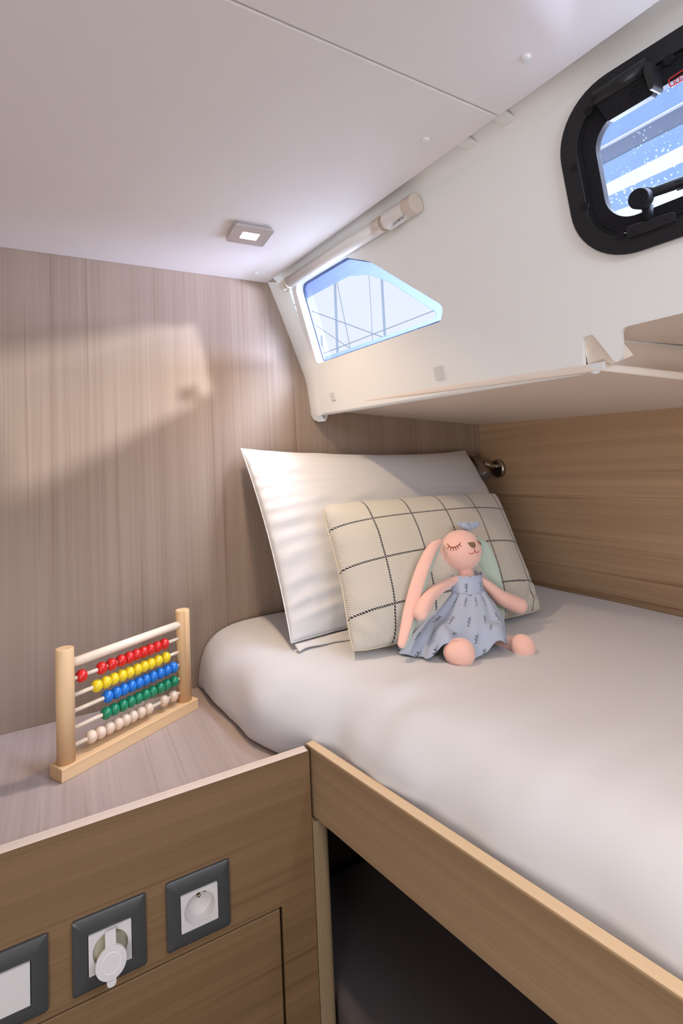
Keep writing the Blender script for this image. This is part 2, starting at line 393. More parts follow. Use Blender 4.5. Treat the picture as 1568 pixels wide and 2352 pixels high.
# headliner in two panels; right edge runs aft with the coachroof
def ce(y): return .4352 + .1205 * (YB - y)
ys, ysr = .457, .4715
def seam(x): return lerp(.4574, .4715, (x - .1449) / .373)
g = .0012
far = [(-1.3, seam(-1.3) + g), (ce(ysr) - .002, ysr + g), (ce(YB), YB), (-1.3, YB)]
near = [(-1.3, -1.3), (ce(-1.3), -1.3), (ce(ysr) - .001, ysr - g), (-1.3, seam(-1.3) - g)]
for nm, pl, lb in (('ceiling', far, 'white vinyl headliner panel over the pillow'), ('ceiling', near, 'white vinyl headliner panel nearest the camera')):
    o = MB().hexa([V((x, y, ZC)) for x, y in pl], [V((x, y, ZC + .014)) for x, y in pl]).build(nm, M_ceil, bevel=.0015); struct(o, lb)
slab('ceiling_deck', [(-1.33, -1.33, 1.90), (.62, -1.33, 1.90), (.62, YB + .03, 1.90), (-1.33, YB + .03, 1.90)], (0, 0, .03), M_grp, 'underside of the deck above the headliner')

# ------------------------------------------------------------------ moulded cabin side (local frame u along, v up, w inward)
HA = V((0.5477, 1.12, 1.4838)); HN = V((-.9631, -.1498, -.2235)).normalized()
HU = V((.1537, -.9881, 0)).normalized(); HV = HN.cross(HU) * -1
if HV.z < 0: HV = -HV
def H(u, v, w=0): return HA + HU * u + HV * v + HN * w
def uvw(x, y, w=0):
    q = onplane(x, y, HA + HN * w, HN) - HA; return q.dot(HU), q.dot(HV)
# window outlines on the moulding
tri_pts = [uvw(x, y) for x, y in ((676, 655), (782, 590), (848, 600), (1018, 703), (1012, 738), (728, 836))]
tri = rpoly(tri_pts, [.022, .06, .10, .016, .012, .014], 8)
hat = rrect(.684, .121, 1.52, .3375, .074, 10)
hat_in = rrect(.7035, .1405, 1.5, .318, .055, 10)
U0, V0 = uvw(1338, 852)
def vb(u):                                              # lower edge: full depth, a notch, then raised beyond the under-deck panel
    return V0 * min(u, U0) / U0
ntc = [uvw(x, y) for x, y in ((1338, 851), (1336, 775), (1360, 768), (1407, 827), (1417, 833), (1427, 822), (1424, 764), (1434, 751))]
outline = [(0, .338), (0, vb(0)), (.33, vb(.33))] + rpoly([(.4, vb(.4))] + ntc + [(2.6, .0365), (2.6, .338), (.4, .338)], [.0001, .002, .006, .005, .01, .006, .006, .010, .008, .0001, .0001, .0001], 4) [0:]
mb = MB(); mb.prism([outline, tri, hat_in], H, 0, -.010)
# chamfered return against the bulkhead
prof = [(614, 648), (621, 664), (629, 684), (652, 742), (680, 815), (700, 868), (705, 889), (709, 915), (714, 952), (720, 962)]
cre = [(655, 652), (660, 656), (664, 668), (685, 730), (708, 800), (724, 853), (729, 875), (732, 905), (737, 944), (740, 952)]
rows = []
for (a, b), (c, d) in zip(prof, cre):
    p0 = P(a, b, YB); p1 = onplane(c, d, HA, HN)
    mid = (p0 + p1) / 2 + V((-.004, -.004, 0))
    rows.append([p0, mid, p1])
mb.grid(lambda a, b: rows[round(a * (len(rows) - 1))][round(b * 2)], len(rows), 3)
# rounded lower end of the moulding by the bulkhead
e0 = [P(714, 952, YB), P(722, 965, 1.15), P(735, 969, 1.135), P(748, 967, 1.13), P(752, 956, 1.135)]
mb.add([rows[-2][0], rows[-2][1], rows[-2][2], P(720, 964, 1.155), P(732, 969, 1.14), P(748, 967, 1.13), P(755, 950, 1.14), H(0, 0)], [(0, 3, 4, 1), (1, 4, 5, 2), (2, 5, 6, 7)], True)
# lower lip turning under, up to the panel
lip = [(0, 0), (-.0015, -.004), (-.006, -.0065), (-.014, -.006)]
mb.grid(lambda a, b: H(a * U0, vb(a * U0) + lip[round(b * 3)][1], lip[round(b * 3)][0]), 12, 4)
# cove at the top, running in over the headliner, with two moulded ribs
cv = [(0, .338), (.002, .345), (.008, .353), (.02, .360), (.05, .371), (.14, .394)]
def cove(a, b):
    u = a * 2.66 - .06; ww, v = cv[round(b * 5)]
    return H(u, v, ww)
mb.grid(cove, 30, 6)
for u0 in (.560, .625):
    def rib(a, b):
        th = math.pi * b; ww = lerp(.004, .085, a)
        return H(u0 + .011 * -math.cos(th), lerp(.352, .380, a) - .0055 * math.sin(th) * sm(a * 3 + .1), ww)
    mb.grid(rib, 8, 9)
hull = mb.build('wall_hull', M_grp); struct(hull, 'white moulded cabin side sloping outward beside the berth')
# outer skin above, keeps the sky out over the cove
# recess behind the raised part: roof and end cheek
rc = MB()
a0 = H(.66, .0365, 0); a1 = H(2.6, .0365, 0)
rc.add([H(.664, .036, -.001), H(2.6, .0365, -.001), V((1.12, -1.4, 1.515)), V((1.12, .42, 1.515))], [(0, 1, 2, 3)])
ck = H(.664, .036, -.002)
rc.add([V((ck.x + .012, ck.y + .004, 1.52)), V((1.12, .43, 1.515)), V((1.12, .43, 1.445)), V((ck.x + .016, ck.y + .004, 1.478))], [(0, 1, 2, 3)])
rc.add([H(.660, .040, -.0105), H(.700, .040, -.0105), H(.716, -.006, -.026), H(.690, -.012, -.020), H(.660, -.014, -.011)], [(0, 1, 2, 3, 4)])
struct(rc.build('trim_2', M_grp2), 'grey-beige moulded recess outboard of the cabin side')
struct(MB().hexa([V((.60, 1.19, 1.53)), V((.70, .3, 1.53)), V((.98, -1.4, 1.53)), V((1.35, -1.4, 1.53)), V((1.35, 1.19, 1.53))], [V((.60, 1.19, 1.55)), V((.70, .3, 1.55)), V((.98, -1.4, 1.55)), V((1.35, -1.4, 1.55)), V((1.35, 1.19, 1.55))]).build('trim_4', M_grp), 'white side deck slab outside the windows, added to stop light leaking in')  # unseen slab added to stop outside light leaking in behind the recess
# under-deck panel
def pz(x, y): return 1.4577 - .075 * (x - 1.1) + .035 * (y - 1.162)
pan = [(.537, YB), (.545, 1.12), (.648, .4716), (.6535, .4475), (.662, .4435), (.80, .4160), (XR, .372), (XR, YB)]
o = MB().hexa([V((x, y, pz(x, y))) for x, y in pan], [V((x, y, pz(x, y) + .012)) for x, y in pan]).build('trim_1', M_grp2, bevel=.003, seg=3)
struct(o, 'cream under-deck panel above the pillows')

# panel fixings
def cap(name, px, py, plane_pt, nrm, r, label, grp):
    n = V(nrm).normalized(); c = onplane(px, py, V(plane_pt) + n * r * .25, n)
    q = n.to_track_quat('Z', 'Y').to_matrix()
    t = thing(name, label, 'screw cap', c - n * r * .25, grp)
    m = MB(); m.grid(lambda a, b: c - n * r * .25 + q @ V((r * math.sin(b * math.pi / 2) * math.cos(a * 2 * math.pi), r * math.sin(b * math.pi / 2) * math.sin(a * 2 * math.pi), r * .55 * math.cos(b * math.pi / 2))), 24, 8, cu=True)
    m.build('cover', M_white, t)
    MB().cyl(c - n * r * .27, c - n * r * .17, r * 1.08, 24).build('rim', M_white, t)
dn = (0, 0, -1)
cap('screw_cap', 588, 628, (0, 0, ZC), dn, .0062, 'small white screw cap on the ceiling near the top corner of the wood wall', 'screw caps')
cap('screw_cap', 977, 323, (0, 0, ZC), dn, .0062, 'white screw cap on the ceiling between the seam and the roller blind', 'screw caps')
cap('screw_cap', 1207, 135, (0, 0, ZC), dn, .0062, 'white screw cap on the ceiling nearest the black portlight, largest in view', 'screw caps')
pn = V((-.075, .035, -1)).normalized()
cap('screw_cap', 782, 950, (1.1, 1.162, 1.4577), pn, .0058, 'white screw cap under the deck panel beside the bulkhead', 'screw caps')
cap('screw_cap', 1062, 975, (1.1, 1.15, 1.4575), pn, .0060, 'white screw cap in the far corner above the reading lamp', 'screw caps')
cap('screw_cap', 1366, 857, (1.1, 1.162, 1.4577), pn, .0062, 'white screw cap at the near front corner of the under-deck panel', 'screw caps')
c = onplane(1372, 843, (1.1, 1.162, 1.4577 + .006), (.075, -.035, 1))
# white clip at the panel's corner
Mx = Matrix.Translation(H(.677, -.012, -.002)) @ Matrix(((HU.x, HV.x, HN.x, 0), (HU.y, HV.y, HN.y, 0), (HU.z, HV.z, HN.z, 0), (0, 0, 0, 1)))
tag(MB().box((-.010, -.005, -.004), (.010, .0065, .004), Mx).build('panel_clip', M_white, bevel=.0008), 'small white plastic clip holding the corner of the under-deck panel', 'clip')
for (px, py, s, lb) in ((765, 910, .0085, 'smaller faint white velcro square under the corner window by the bulkhead'), (1010, 856, .0115, 'larger white velcro square on the cabin side right of the corner window')):
    u0, v0 = uvw(px, py)
    mb = MB(); mb.prism([rrect(u0 - s, v0 - s * 1.05, u0 + s, v0 + s * 1.05, .001, 3)], H, .0025, 0)
    tag(mb.build('velcro_patch', M_velcro, bevel=.0005), lb, 'velcro patch', 'velcro patches')

# ------------------------------------------------------------------ corner window (window_1)
def off(poly, d):
    c = [sum(p[i] for p in poly) / len(poly) for i in (0, 1)]; out = []
    n = len(poly)
    for i in range(n):
        a = V((*poly[i - 1], 0)); b = V((*poly[(i + 1) % n], 0)); t = (b - a)
        if t.length < 1e-9: out.append(poly[i]); continue
        t.normalize(); nn = V((t.y, -t.x, 0))
        if nn.dot(V((*poly[i], 0)) - V((c[0], c[1], 0))) < 0: nn = -nn
        out.append((poly[i][0] + nn.x * d, poly[i][1] + nn.y * d))
    return out
M_reveal = plain('white_reveal', (.86, .87, .90), .4)
M_gask = plain('blue_grey_gasket', (.10, .14, .24), .5)
w1 = thing('window_1', 'corner window', None, H(.2, .2, -.03)); del w1['label']; struct(w1, 'three-sided fixed window in the cabin side beside the bulkhead')
MB().prism([off(tri, .004), off(tri, -.0005)], H, -.010, -.025).build('window_frame', M_reveal, w1)
MB().prism([off(tri, .003), off(tri, -.0045)], H, -.020, -.0245).build('gasket', M_gask, w1)
MB().prism([off(tri, .002)], H, -.0225, -.0240).build('pane', M_paneW, w1)
# made-up translucent band standing in for the deck overhang seen through the pane
def band_mat():
    m = bpy.data.materials.new('overhang_band_blue'); m.use_nodes = True; nt = m.node_tree; nt.nodes.clear(); N = nt.nodes.new; L = nt.links.new
    a = N('ShaderNodeBsdfTranslucent'); a.inputs[0].default_value = (.34, .38, .50, 1)
    b = N('ShaderNodeBsdfDiffuse'); b.inputs[0].default_value = (.28, .32, .44, 1)
    t = N('ShaderNodeBsdfTransparent'); t.inputs[0].default_value = (.40, .45, .60, 1)
    x = N('ShaderNodeMixShader'); x.inputs[0].default_value = .25; L(a.outputs[0], x.inputs[1]); L(b.outputs[0], x.inputs[2])
    y = N('ShaderNodeMixShader'); y.inputs[0].default_value = .62; L(x.outputs[0], y.inputs[1]); L(t.outputs[0], y.inputs[2])
    o = N('ShaderNodeOutputMaterial'); L(y.outputs[0], o.inputs[0]); return m
WB = -.027
sky_out = [uvw(x, y, WB) for x, y in ((690, 693), (760, 655), (800, 634), (850, 632), (893, 648), (1000, 716), (1000, 729), (990, 735), (740, 822), (731, 812))]
sky_in = rpoly(sky_out, [.004, .05, .05, .03, .03, .006, .004, .004, .006, .006], 4)
MB().prism([off(tri, .03), sky_in], H, WB, WB - .002).build('overhang_band', band_mat(), w1)

# ------------------------------------------------------------------ opening portlight (window_2)
w2 = thing('window_2', 'portlight', None, H(.95, .23, 0)); struct(w2, 'black-framed opening portlight with rounded corners in the cabin side')
o_hat = rrect(.6845, .1215, 1.52, .338, .074, 12); i_hat = rrect(.7065, .1435, 1.498, .316, .052, 12)
MB().prism([o_hat, i_hat], H, .008, 0).build('window_frame', M_black, w2, bevel=.003, seg=3)
MB().prism([off(i_hat, .001), rrect(.7105, .1475, 1.494, .312, .048, 12)], H, .001, -.03).build('gasket', M_rub, w2)
s_out = rrect(.7112, .1482, 1.493, .3112, .047, 12); s_in = rrect(.7275, .1665, 1.477, .2915, .034, 12)
MB().prism([s_out, s_in], H, .002, -.011).build('sash', M_blackm, w2, bevel=.002)
MB().prism([off(s_in, .004)], H, -.0085, -.0105).build('pane', M_paneH, w2)
# screws
for (px, py) in ((1351, 255), (1319, 386), (1343, 475), (1424, 542), (1535, 137)):
    u0, v0 = uvw(px, py, .008)
    m = MB(); m.cyl(H(u0, v0, .0078), H(u0, v0, .0092), .0052, 20); s = m.build('screw', M_blackm, w2)
    MB().cyl(H(u0, v0, .0090), H(u0, v0, .0095), .0016, 6).build('hex_socket', M_hole, s)
# hinge
def Hp(x, y, w=.01): u, v = uvw(x, y, w); return (u, v)
hg = [Hp(1360, 224), Hp(1400, 281), Hp(1500, 222), Hp(1506, 212), Hp(1490, 150), Hp(1482, 150)]
hb = MB(); hb.prism([rpoly(hg, [.004, .003, .003, .003, .003, .003], 3)], H, .016, .003)
hinge = hb.build('hinge', M_blackm, w2, bevel=.0015)
pa, pb = Hp(1366, 228, .016), Hp(1488, 148, .016)
MB().cyl(H(*pa, .013), H(*pb, .013), .0095, 20).build('barrel', M_black, hinge)
m = MB()
for k in range(3):
    q0 = Hp(1440 - 34 * 0 + k * 6, 228 - k * 14, .017); q1 = Hp(1470 + k * 6, 212 - k * 14, .017)
    m.tube([H(*q0, .0165), H(*q1, .0165)], .0006, 6)
m.build('groove', M_rub, hinge)
q = [Hp(1492, 145, .012), Hp(1508, 150, .012), Hp(1514, 205, .012), Hp(1503, 215, .012), Hp(1490, 172, .012)]
MB().prism([rpoly(q, [.003] * 5, 3)], H, .028, .0).build('hinge_arm', M_black, w2, bevel=.002)
# latch: knob, lever bar, catch
ku, kv = Hp(1467, 456, .035)
kn = MB(); kn.tube([H(ku, kv, .020), H(ku, kv, .022), H(ku, kv, .036), H(ku, kv, .038)], [.0105, .0115, .0118, .0108], 32)
knob = kn.build('latch_knob', M_blackm, w2)
ring = MB(); ring.tube([H(ku + .0075 * math.cos(t), kv + .0075 * math.sin(t), .0383) for t in [2 * math.pi * k / 28 for k in range(29)]], .0005, 6, caps=False); ring.build('ring_groove', M_rub, knob)
bu = [Hp(1478, 447, .02), Hp(1600, 405, .02)]
lv = MB(); lv.tube([H(*Hp(1482, 446, .02), .018), H(*Hp(1500, 440, .02), .016), H(*Hp(1620, 396, .02), .016)], [(.009, .008), (.0062, .006), (.0075, .006)], 16)
lever = lv.build('latch_lever', M_blackm, w2)
gm = MB()
for k in range(3):
    gm.tube([H(*Hp(1548 + k * 3, 419 + k * 9, .023), .0225), H(*Hp(1590 + k * 3, 403 + k * 9, .023), .0225)], .0008, 6)
gm.build('groove', M_rub, lever)
MB().tube([H(*Hp(1480, 470, .02), .012), H(*Hp(1478, 505, .02), .008)], [(.0085, .006), (.0085, .006)], 12).build('latch_stem', M_blackm, w2)
cq = [Hp(1438, 522, .012), Hp(1548, 486, .012), Hp(1552, 508, .012), Hp(1444, 548, .012)]
ct = MB().prism([rpoly(cq, [.003] * 4, 3)], H, .015, .004).build('latch_catch', M_black, w2, bevel=.0012)
gm = MB()
for (x, y) in ((1447, 535), (1450, 544), (1522, 508), (1526, 518)):
    gm.tube([H(*Hp(x, y - 2, .0152), .0152), H(*Hp(x + 19, y - 8, .0152), .0152)], .00045, 6)
gm.build('groove', M_rub, ct)
# red warning sticker on the pane edge
st = MB(); spt = [Hp(1532, 182, .004), Hp(1600, 138, .004), Hp(1606, 160, .004), Hp(1538, 202, .004)]
so = rpoly(spt, [.003] * 4, 4); st.prism([so, off(so, -.0011)], H, .0036, .0022)
sticker = st.build('warning_sticker', M_red, w2)
def text(body, size, mat, name, parent, origin, xdir, ydir, extr=.0002, align='LEFT'):
    cu = bpy.data.curves.new('txt', 'FONT'); cu.body = body; cu.size = size; cu.extrude = extr; cu.align_x = align
    to = bpy.data.objects.new('txt', cu); COL.objects.link(to)
    dg = bpy.context.evaluated_depsgraph_get(); dg.update(); me = bpy.data.meshes.new_from_object(to.evaluated_get(dg))
    bpy.data.objects.remove(to); x = V(xdir).normalized(); y = V(ydir).normalized(); z = x.cross(y)
    me.transform(Matrix(((x.x, y.x, z.x, origin[0]), (x.y, y.y, z.y, origin[1]), (x.z, y.z, z.z, origin[2]), (0, 0, 0, 1))))
    me.materials.clear(); me.materials.append(mat)
    o = bpy.data.objects.new(name, me); COL.objects.link(o)
    if parent is not None: o.parent = parent; o.matrix_parent_inverse = Matrix.Translation(-ABS.get(parent.name, V((0, 0, 0))))
    return o
ta, tb = H(*Hp(1546, 197, .004), .0037), H(*Hp(1568, 184, .004), .0037)
text('KEEP', .0085, M_red, 'lettering', sticker, ta, tb - ta, HN.cross(tb - ta))

# ------------------------------------------------------------------ roller blind over the corner window
ba = onplane(652, 656, HA + HN * .016, HN); bb = onplane(952, 468, HA + HN * .022, HN)
bl = thing('roller_blind', 'cream roller blind cassette mounted above the corner window', 'blind', ba)
bd = (bb - ba); BL_ = bd.length; bdn = bd.normalized()
def bp_(t): return ba + bdn * t
def tpar(px):  # distance along the blind at an image column
    lo, hi = 0., BL_ * 1.1
    for _ in range(40):
        mid = (lo + hi) / 2; q = bp_(mid) - CAM
        x = 784 + FPX * q.dot(RT) / q.dot(FW)
        if x < px: lo = mid
        else: hi = mid
    return lo
t1, t2, t3, t4, t5 = tpar(661), tpar(864), tpar(879), tpar(889), tpar(934)
r0 = .0128
MB().cyl(bp_(-.004), bp_(t1), r0 * .93, 28).build('end_bracket', M_blind, bl, bevel=.001)
MB().cyl(bp_(t1), bp_(t1 + .009), r0 * 1.12, 28).build('collar', M_blindcap, bl)
MB().cyl(bp_(t1 + .009), bp_(t2), r0 * 1.02, 32).build('tube', M_blind, bl)
MB().cyl(bp_(t2), bp_(t3), r0 * 1.16, 28).build('collar', M_blindcap, bl, bevel=.001)
MB().cyl(bp_(t3), bp_(t4), r0 * .9, 28).build('collar', M_blindcap, bl)
MB().cyl(bp_(t4), bp_(t5), r0 * 1.28, 32).build('tube', M_blind, bl, bevel=.001)
MB().cyl(bp_(t5), bp_(BL_ + .004), r0 * 1.33, 32).build('end_cap', M_blindcap, bl, bevel=.002)
mm = MB()   # hem bar along the lower side
mm.tube([bp_(.0) - HV * .011 - HN * .004, bp_(t3) - HV * .011 - HN * .004], (.0025), 10)
mm.build('hem_bar', M_white, bl)
tg = [onplane(x, y, HA + HN * .034, HN) for x, y in ((898, 518), (934, 494), (925, 508), (912, 519), (896, 529))]
tgo = MB().hexa(tg, [p - HN * .0012 for p in tg]).build('tag', M_white, bl)
ta = onplane(902.5, 518.5, HA + HN * .0344, HN); tb = onplane(930.5, 499.5, HA + HN * .0344, HN)
text('DOMETIC', .0068, M_text, 'lettering', tgo, ta, tb - ta, HN.cross(tb - ta), .0001)

# ------------------------------------------------------------------ square ceiling lamp
lc = V((.3135, .9185, ZC)); lamp = thing('ceiling_light', 'square brushed steel spotlight lit on the ceiling above the pillow', 'lamp', lc)
Rz = Matrix.Rotation(math.radians(-1.5), 4, 'Z'); ML = Matrix.Translation(lc) @ Rz
def LF(x, y, w): return ML @ V((x, y, -w))
sq = rrect(-.038, -.037, .038, .037, .0035, 4); sqi = rrect(-.0165, -.014, .0165, .014, .002, 3)
MB().prism([rrect(-.034, -.033, .034, .033, .002, 3), sqi], LF, 0, .005).build('mount', M_steel, lamp)
MB().prism([sq, sqi], LF, .005, .0085).build('plate', M_steel, lamp, bevel=.0006)
MB().prism([off(sqi, -.0002)], LF, .004, .0072).build('lens', emis('lamp_lens', (1.0, .86, .60), 9), lamp)
MB().ball(ML @ V((-.034, -.036, -.0045)), .002, 12, 8).build('clip', M_chrome, lamp)
l = bpy.data.lights.new('ceiling_light_glow', 'AREA'); l.energy = 1.12; l.spread = 2.1; l.color = (1.0, .74, .48); l.shape = 'SQUARE'; l.size = .022
lo = bpy.data.objects.new('ceiling_light_glow', l); COL.objects.link(lo); lo.location = lc + V((0, 0, -.010))
# its twin by the entrance, out of view above the camera
lc2 = V((.33, -.10, ZC)); lamp2 = thing('ceiling_light', 'square brushed steel spotlight lit on the ceiling by the entrance', 'lamp', lc2)
ML = Matrix.Translation(lc2)
MB().prism([sq, sqi], LF, 0, .0085).build('plate', M_steel, lamp2, bevel=.0006)
MB().prism([off(sqi, -.0002)], LF, .004, .0072).build('lens', emis('lamp_lens_b', (1.0, .86, .60), 9), lamp2)
l2 = l.copy(); l2.energy = 1.5; lo2 = bpy.data.objects.new('entrance_light_glow', l2); COL.objects.link(lo2); lo2.location = lc2 + V((0, 0, -.010))

# ------------------------------------------------------------------ chrome reading lamp
rb = onp(1145, 1076, 0, XR)
rl = thing('reading_lamp', 'swivelling chrome reading lamp on the side panel above the cushion', 'lamp', rb)
MB().tube([rb, rb + V((-.006, 0, 0)), rb + V((-.010, 0, 0)), rb + V((-.011, 0, 0))], [.027, .0265, .0245, .020], 36).build('wall_plate', M_chrome, rl)
j = onp(1112, 1066, 0, XR - .045)
arm = spline([tuple(rb + V((-.008, 0, .006))), tuple(rb + V((-.030, .004, .010))), tuple(lerp(rb, j, .75) + V((-.006, 0, .004))), tuple(j)], 6)
MB().tube(arm, [.0075] * len(arm), 16).build('arm', M_chrome, rl)
h0 = onp(1088, 1050, 0, XR - .055); h1 = onp(1116, 1094, 0, XR - .075); hd = (h1 - h0).normalized()
MB().tube([h0 - hd * .002, h0, h0 + hd * .004, h0 + hd * .005, h0 + hd * .009, h0 + hd * .010, lerp(h0, h1, .97), h1], [.0115, .0138, .0142, .013, .013, .0142, .0148, .0145], 32, caps=True).build('head', M_chrome, rl)
MB().tube([h1 + hd * .0002, h1 + hd * .0012], [.0140, .0130], 28).build('lens', plain('lamp_glass', (.10, .09, .09), .15), rl)
MB().ball(lerp(h0, h1, .3) + (j - lerp(h0, h1, .3)) * .5, .008, 16, 10).build('joint', M_chrome, rl)

# ------------------------------------------------------------------ cabinet with counter
YF, ZL, ZK = .73, .928, .888
cab = thing('cabinet', 'low wooden cabinet with raised front lip left of the berth', 'cabinet', (-.2, YF, 0))
fr = [(-1.25, .03), (.3105, .03), (.3105, ZL), (-1.25, ZL)]
FP = lambda x, z, w: V((x, YF + w, z))
drw = [(-.60, .30), (.2592, .30), (.2592, .7285), (-.60, .7285)]
holes = []
sock_hole = [(.1428 + .0203 * math.cos(2 * math.pi * k / 32), .7816 + .0203 * math.sin(2 * math.pi * k / 32)) for k in range(32)]
MB().prism([fr, drw, sock_hole], FP, 0, .0172).build('front_panel', M_front, cab)
MB().prism([[(-.598, .302), (.2562, .302), (.2562, .7255), (-.598, .7255)]], FP, .0005, .017).build('drawer_front', M_front, cab, bevel=.002)
MB().box((-.60, YF + .0175, .29), (.262, YF + .03, .74)).build('drawer_box', M_hole, cab)
MB().box((-1.25, YF + .0006, ZL - .0004), (.3090, YF + .0166, ZL + .0006)).build('edge_strip', M_lip, cab, bevel=.0005)
MB().box((-1.25, YF + .0172, ZK - .018), (.335, YB - .001, ZK)).build('countertop', M_top, cab)
MB().box((-1.25, YF + .04, .03), (-1.23, YB, ZK - .018)).build('side_panel', M_post, cab)
# side panel with a rounded front edge, standing behind the rail
sp = rpoly([(.3115, .728), (.338, .728), (.338, YB - .001), (.3115, YB - .001)], [.001, .011, .001, .001], 6)
MB().hexa([V((x, y, 0.02)) for x, y in sp], [V((x, y, .825)) for x, y in sp]).build('side_panel', M_post, cab)

# ------------------------------------------------------------------ sockets
def plate(cx, label, cat, kind, grp=None):
    cz = .7816
    t = thing('wall_socket' if kind != 'switch' else 'light_switch', label, cat, (cx, YF, cz), grp)
    Fp = lambda x, z, w: V((cx + x, YF - w, cz + z))
    out = rrect(-.0412, -.0425, .0412, .0425, .003, 4); mid = rrect(-.033, -.0345, .033, .0345, .002, 4); inn = rrect(-.0245, -.0238, .0245, .0238, .001, 4)
    m = MB(); n = len(out)
    for A_, wa, B_, wb in ((out, 0, out, .0035), (out, .0035, mid, .0075), (mid, .0075, inn, .0068), (inn, .0068, inn, .001)):
        vs_ = [Fp(x, z, wa) for x, z in A_] + [Fp(x, z, wb) for x, z in B_]
        m.add(vs_, [(i, (i + 1) % n, n + (i + 1) % n, n + i) for i in range(n)])
    m.build('frame', M_greyplate, t, bevel=.0008, merge=True)
    face = rrect(-.0238, -.023, .0238, .023, .001, 4)
    circ = [(.0197 * math.cos(a), .0197 * math.sin(a)) for a in [2 * math.pi * k / 40 for k in range(40)]]
    MB().prism([inn, circ] if kind != 'switch' else [inn], Fp, .0008, .002).build('back_plate', M_hole, t)
    if kind == 'switch':
        MB().prism([face], Fp, .0085, .002).build('rocker', M_sock, t, bevel=.0008)
        return t
    fc = MB().prism([face, circ], Fp, .0078, .002).build('insert', M_sock, t)
    if kind == 'french':
        m = MB(); m.grid(lambda a, b: Fp(.0197 * math.cos(a * 2 * math.pi) * lerp(1, .93, b), .0197 * math.sin(a * 2 * math.pi) * lerp(1, .93, b), lerp(.0078, -.005, b)), 40, 2, cu=True)
        m.add([Fp(.0185 * math.cos(a),   .0185 * math.sin(a), -.005) for a in [2 * math.pi * k / 40 for k in range(40)]], [tuple(range(40))])
        m.build('well', M_sock, t)
        for sx in (-.0100, .0100):
            MB().cyl(Fp(sx, .0105, -.0049), Fp(sx, .0105, -.0043), .0027, 20).build('pin_hole', M_hole, t)
        MB().tube([Fp(0, .0125, -.005), Fp(0, .0125, .004), Fp(0, .0125, .0058)], [.0024, .0024, .0012], 16).build('earth_pin', M_brass, t)
    else:
        rings = MB()
        rings.add([Fp(.0197 * math.cos(a), .0197 * math.sin(a), .004) for a in [2 * math.pi * k / 40 for k in range(40)]], [tuple(range(40))])
        rings.build('well', plain('aged_socket', (.42, .38, .27), .5), t)
        cu_ = MB(); c0 = Fp(.001, -.0035, 0); 
        q = [(.0172 * math.cos(a), .0172 * math.sin(a) - .0095) for a in [2 * math.pi * k / 40 for k in range(40)]]
        Fc = lambda x, z, w: V((cx + x, YF - w - (.004 - z * .16), cz + z))
        cov = MB().prism([q], Fc, .010, .013).build('cover', M_sock, t, bevel=.0008)
        MB().tube([Fc(.0105 * math.cos(a), .0105 * math.sin(a) - .0095, .0132) for a in [2 * math.pi * k / 30 for k in range(31)]], .0004, 6, caps=False).build('ring', M_white, cov)
        MB().prism([rrect(-.0060, .005, .0060, .0225, .001, 3)], Fc, .009, .0115).build('hinge_strap', M_sock, cov, bevel=.0005)
        MB().prism([rrect(-.0052, -.0345, .0052, -.022, .0045, 5)], Fc, .009, .0115).build('pull_tab', M_sock, cov, bevel=.0005)
    return t
plate(.1428, 'french mains socket in a dark grey frame, rightmost of the three plates', 'socket', 'french', 'switch and socket plates')
plate(.0357, 'round socket closed by a hinged white cover, in the middle grey frame', 'socket', 'cover', 'switch and socket plates')
plate(-.0715, 'plain white rocker switch in a dark grey frame at the left edge', 'switch', 'switch', 'switch and socket plates')

# ------------------------------------------------------------------ berth rail
ra = onp(712, 1717, 2, .928); ra = V((.3163, .7378, 0)); rdir = V((.0945, -.4841, 0)).normalized(); rn = V((-rdir.y, rdir.x, 0))
if rn.x < 0: rn = -rn
rbeg = ra + rdir * -.012; rend = ra + rdir * 1.9
RLT, RTH = .9285, .0155
rail = thing('berth_rail', 'long pale wooden board along the open side of the berth', 'board', (ra.x, ra.y, .826))
q = [rbeg, rend, rend + rn * RTH, rbeg + rn * RTH]
MB().hexa([V((p.x, p.y, .827)) for p in q], [V((p.x, p.y, RLT - .001)) for p in q]).build('board', M_rail, rail, bevel=.0015)
q = [rbeg + rn * .0008, rend + rn * .0008, rend + rn * (RTH - .0008), rbeg + rn * (RTH - .0008)]
MB().hexa([V((p.x, p.y, RLT - .0014)) for p in q], [V((p.x, p.y, RLT + .0004)) for p in q]).build('edge_strip', M_railtop, rail, bevel=.0006)

# ------------------------------------------------------------------ dark seat below the berth
st = thing('bench_seat', 'dark upholstered bench in the shadow under the berth', 'bench', (.7, .6, 0))
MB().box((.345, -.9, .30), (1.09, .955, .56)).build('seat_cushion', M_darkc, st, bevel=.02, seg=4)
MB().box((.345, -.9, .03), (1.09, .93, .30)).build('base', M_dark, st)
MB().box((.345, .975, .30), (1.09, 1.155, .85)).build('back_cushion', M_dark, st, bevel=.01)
struct(MB().hexa([V((.31, 1.155, .845)), V((.345, .72, .845)), V((.345 + .195 * 1.9, -1.18, .845)), V((1.095, -1.18, .845)), V((1.095, 1.155, .845))], [V((.31, 1.155, .888)), V((.345, .72, .888)), V((.345 + .195 * 1.9, -1.18, .888)), V((1.095, -1.18, .888)), V((1.095, 1.155, .888))]).build('trim_3', M_dark), 'dark underside board of the berth')

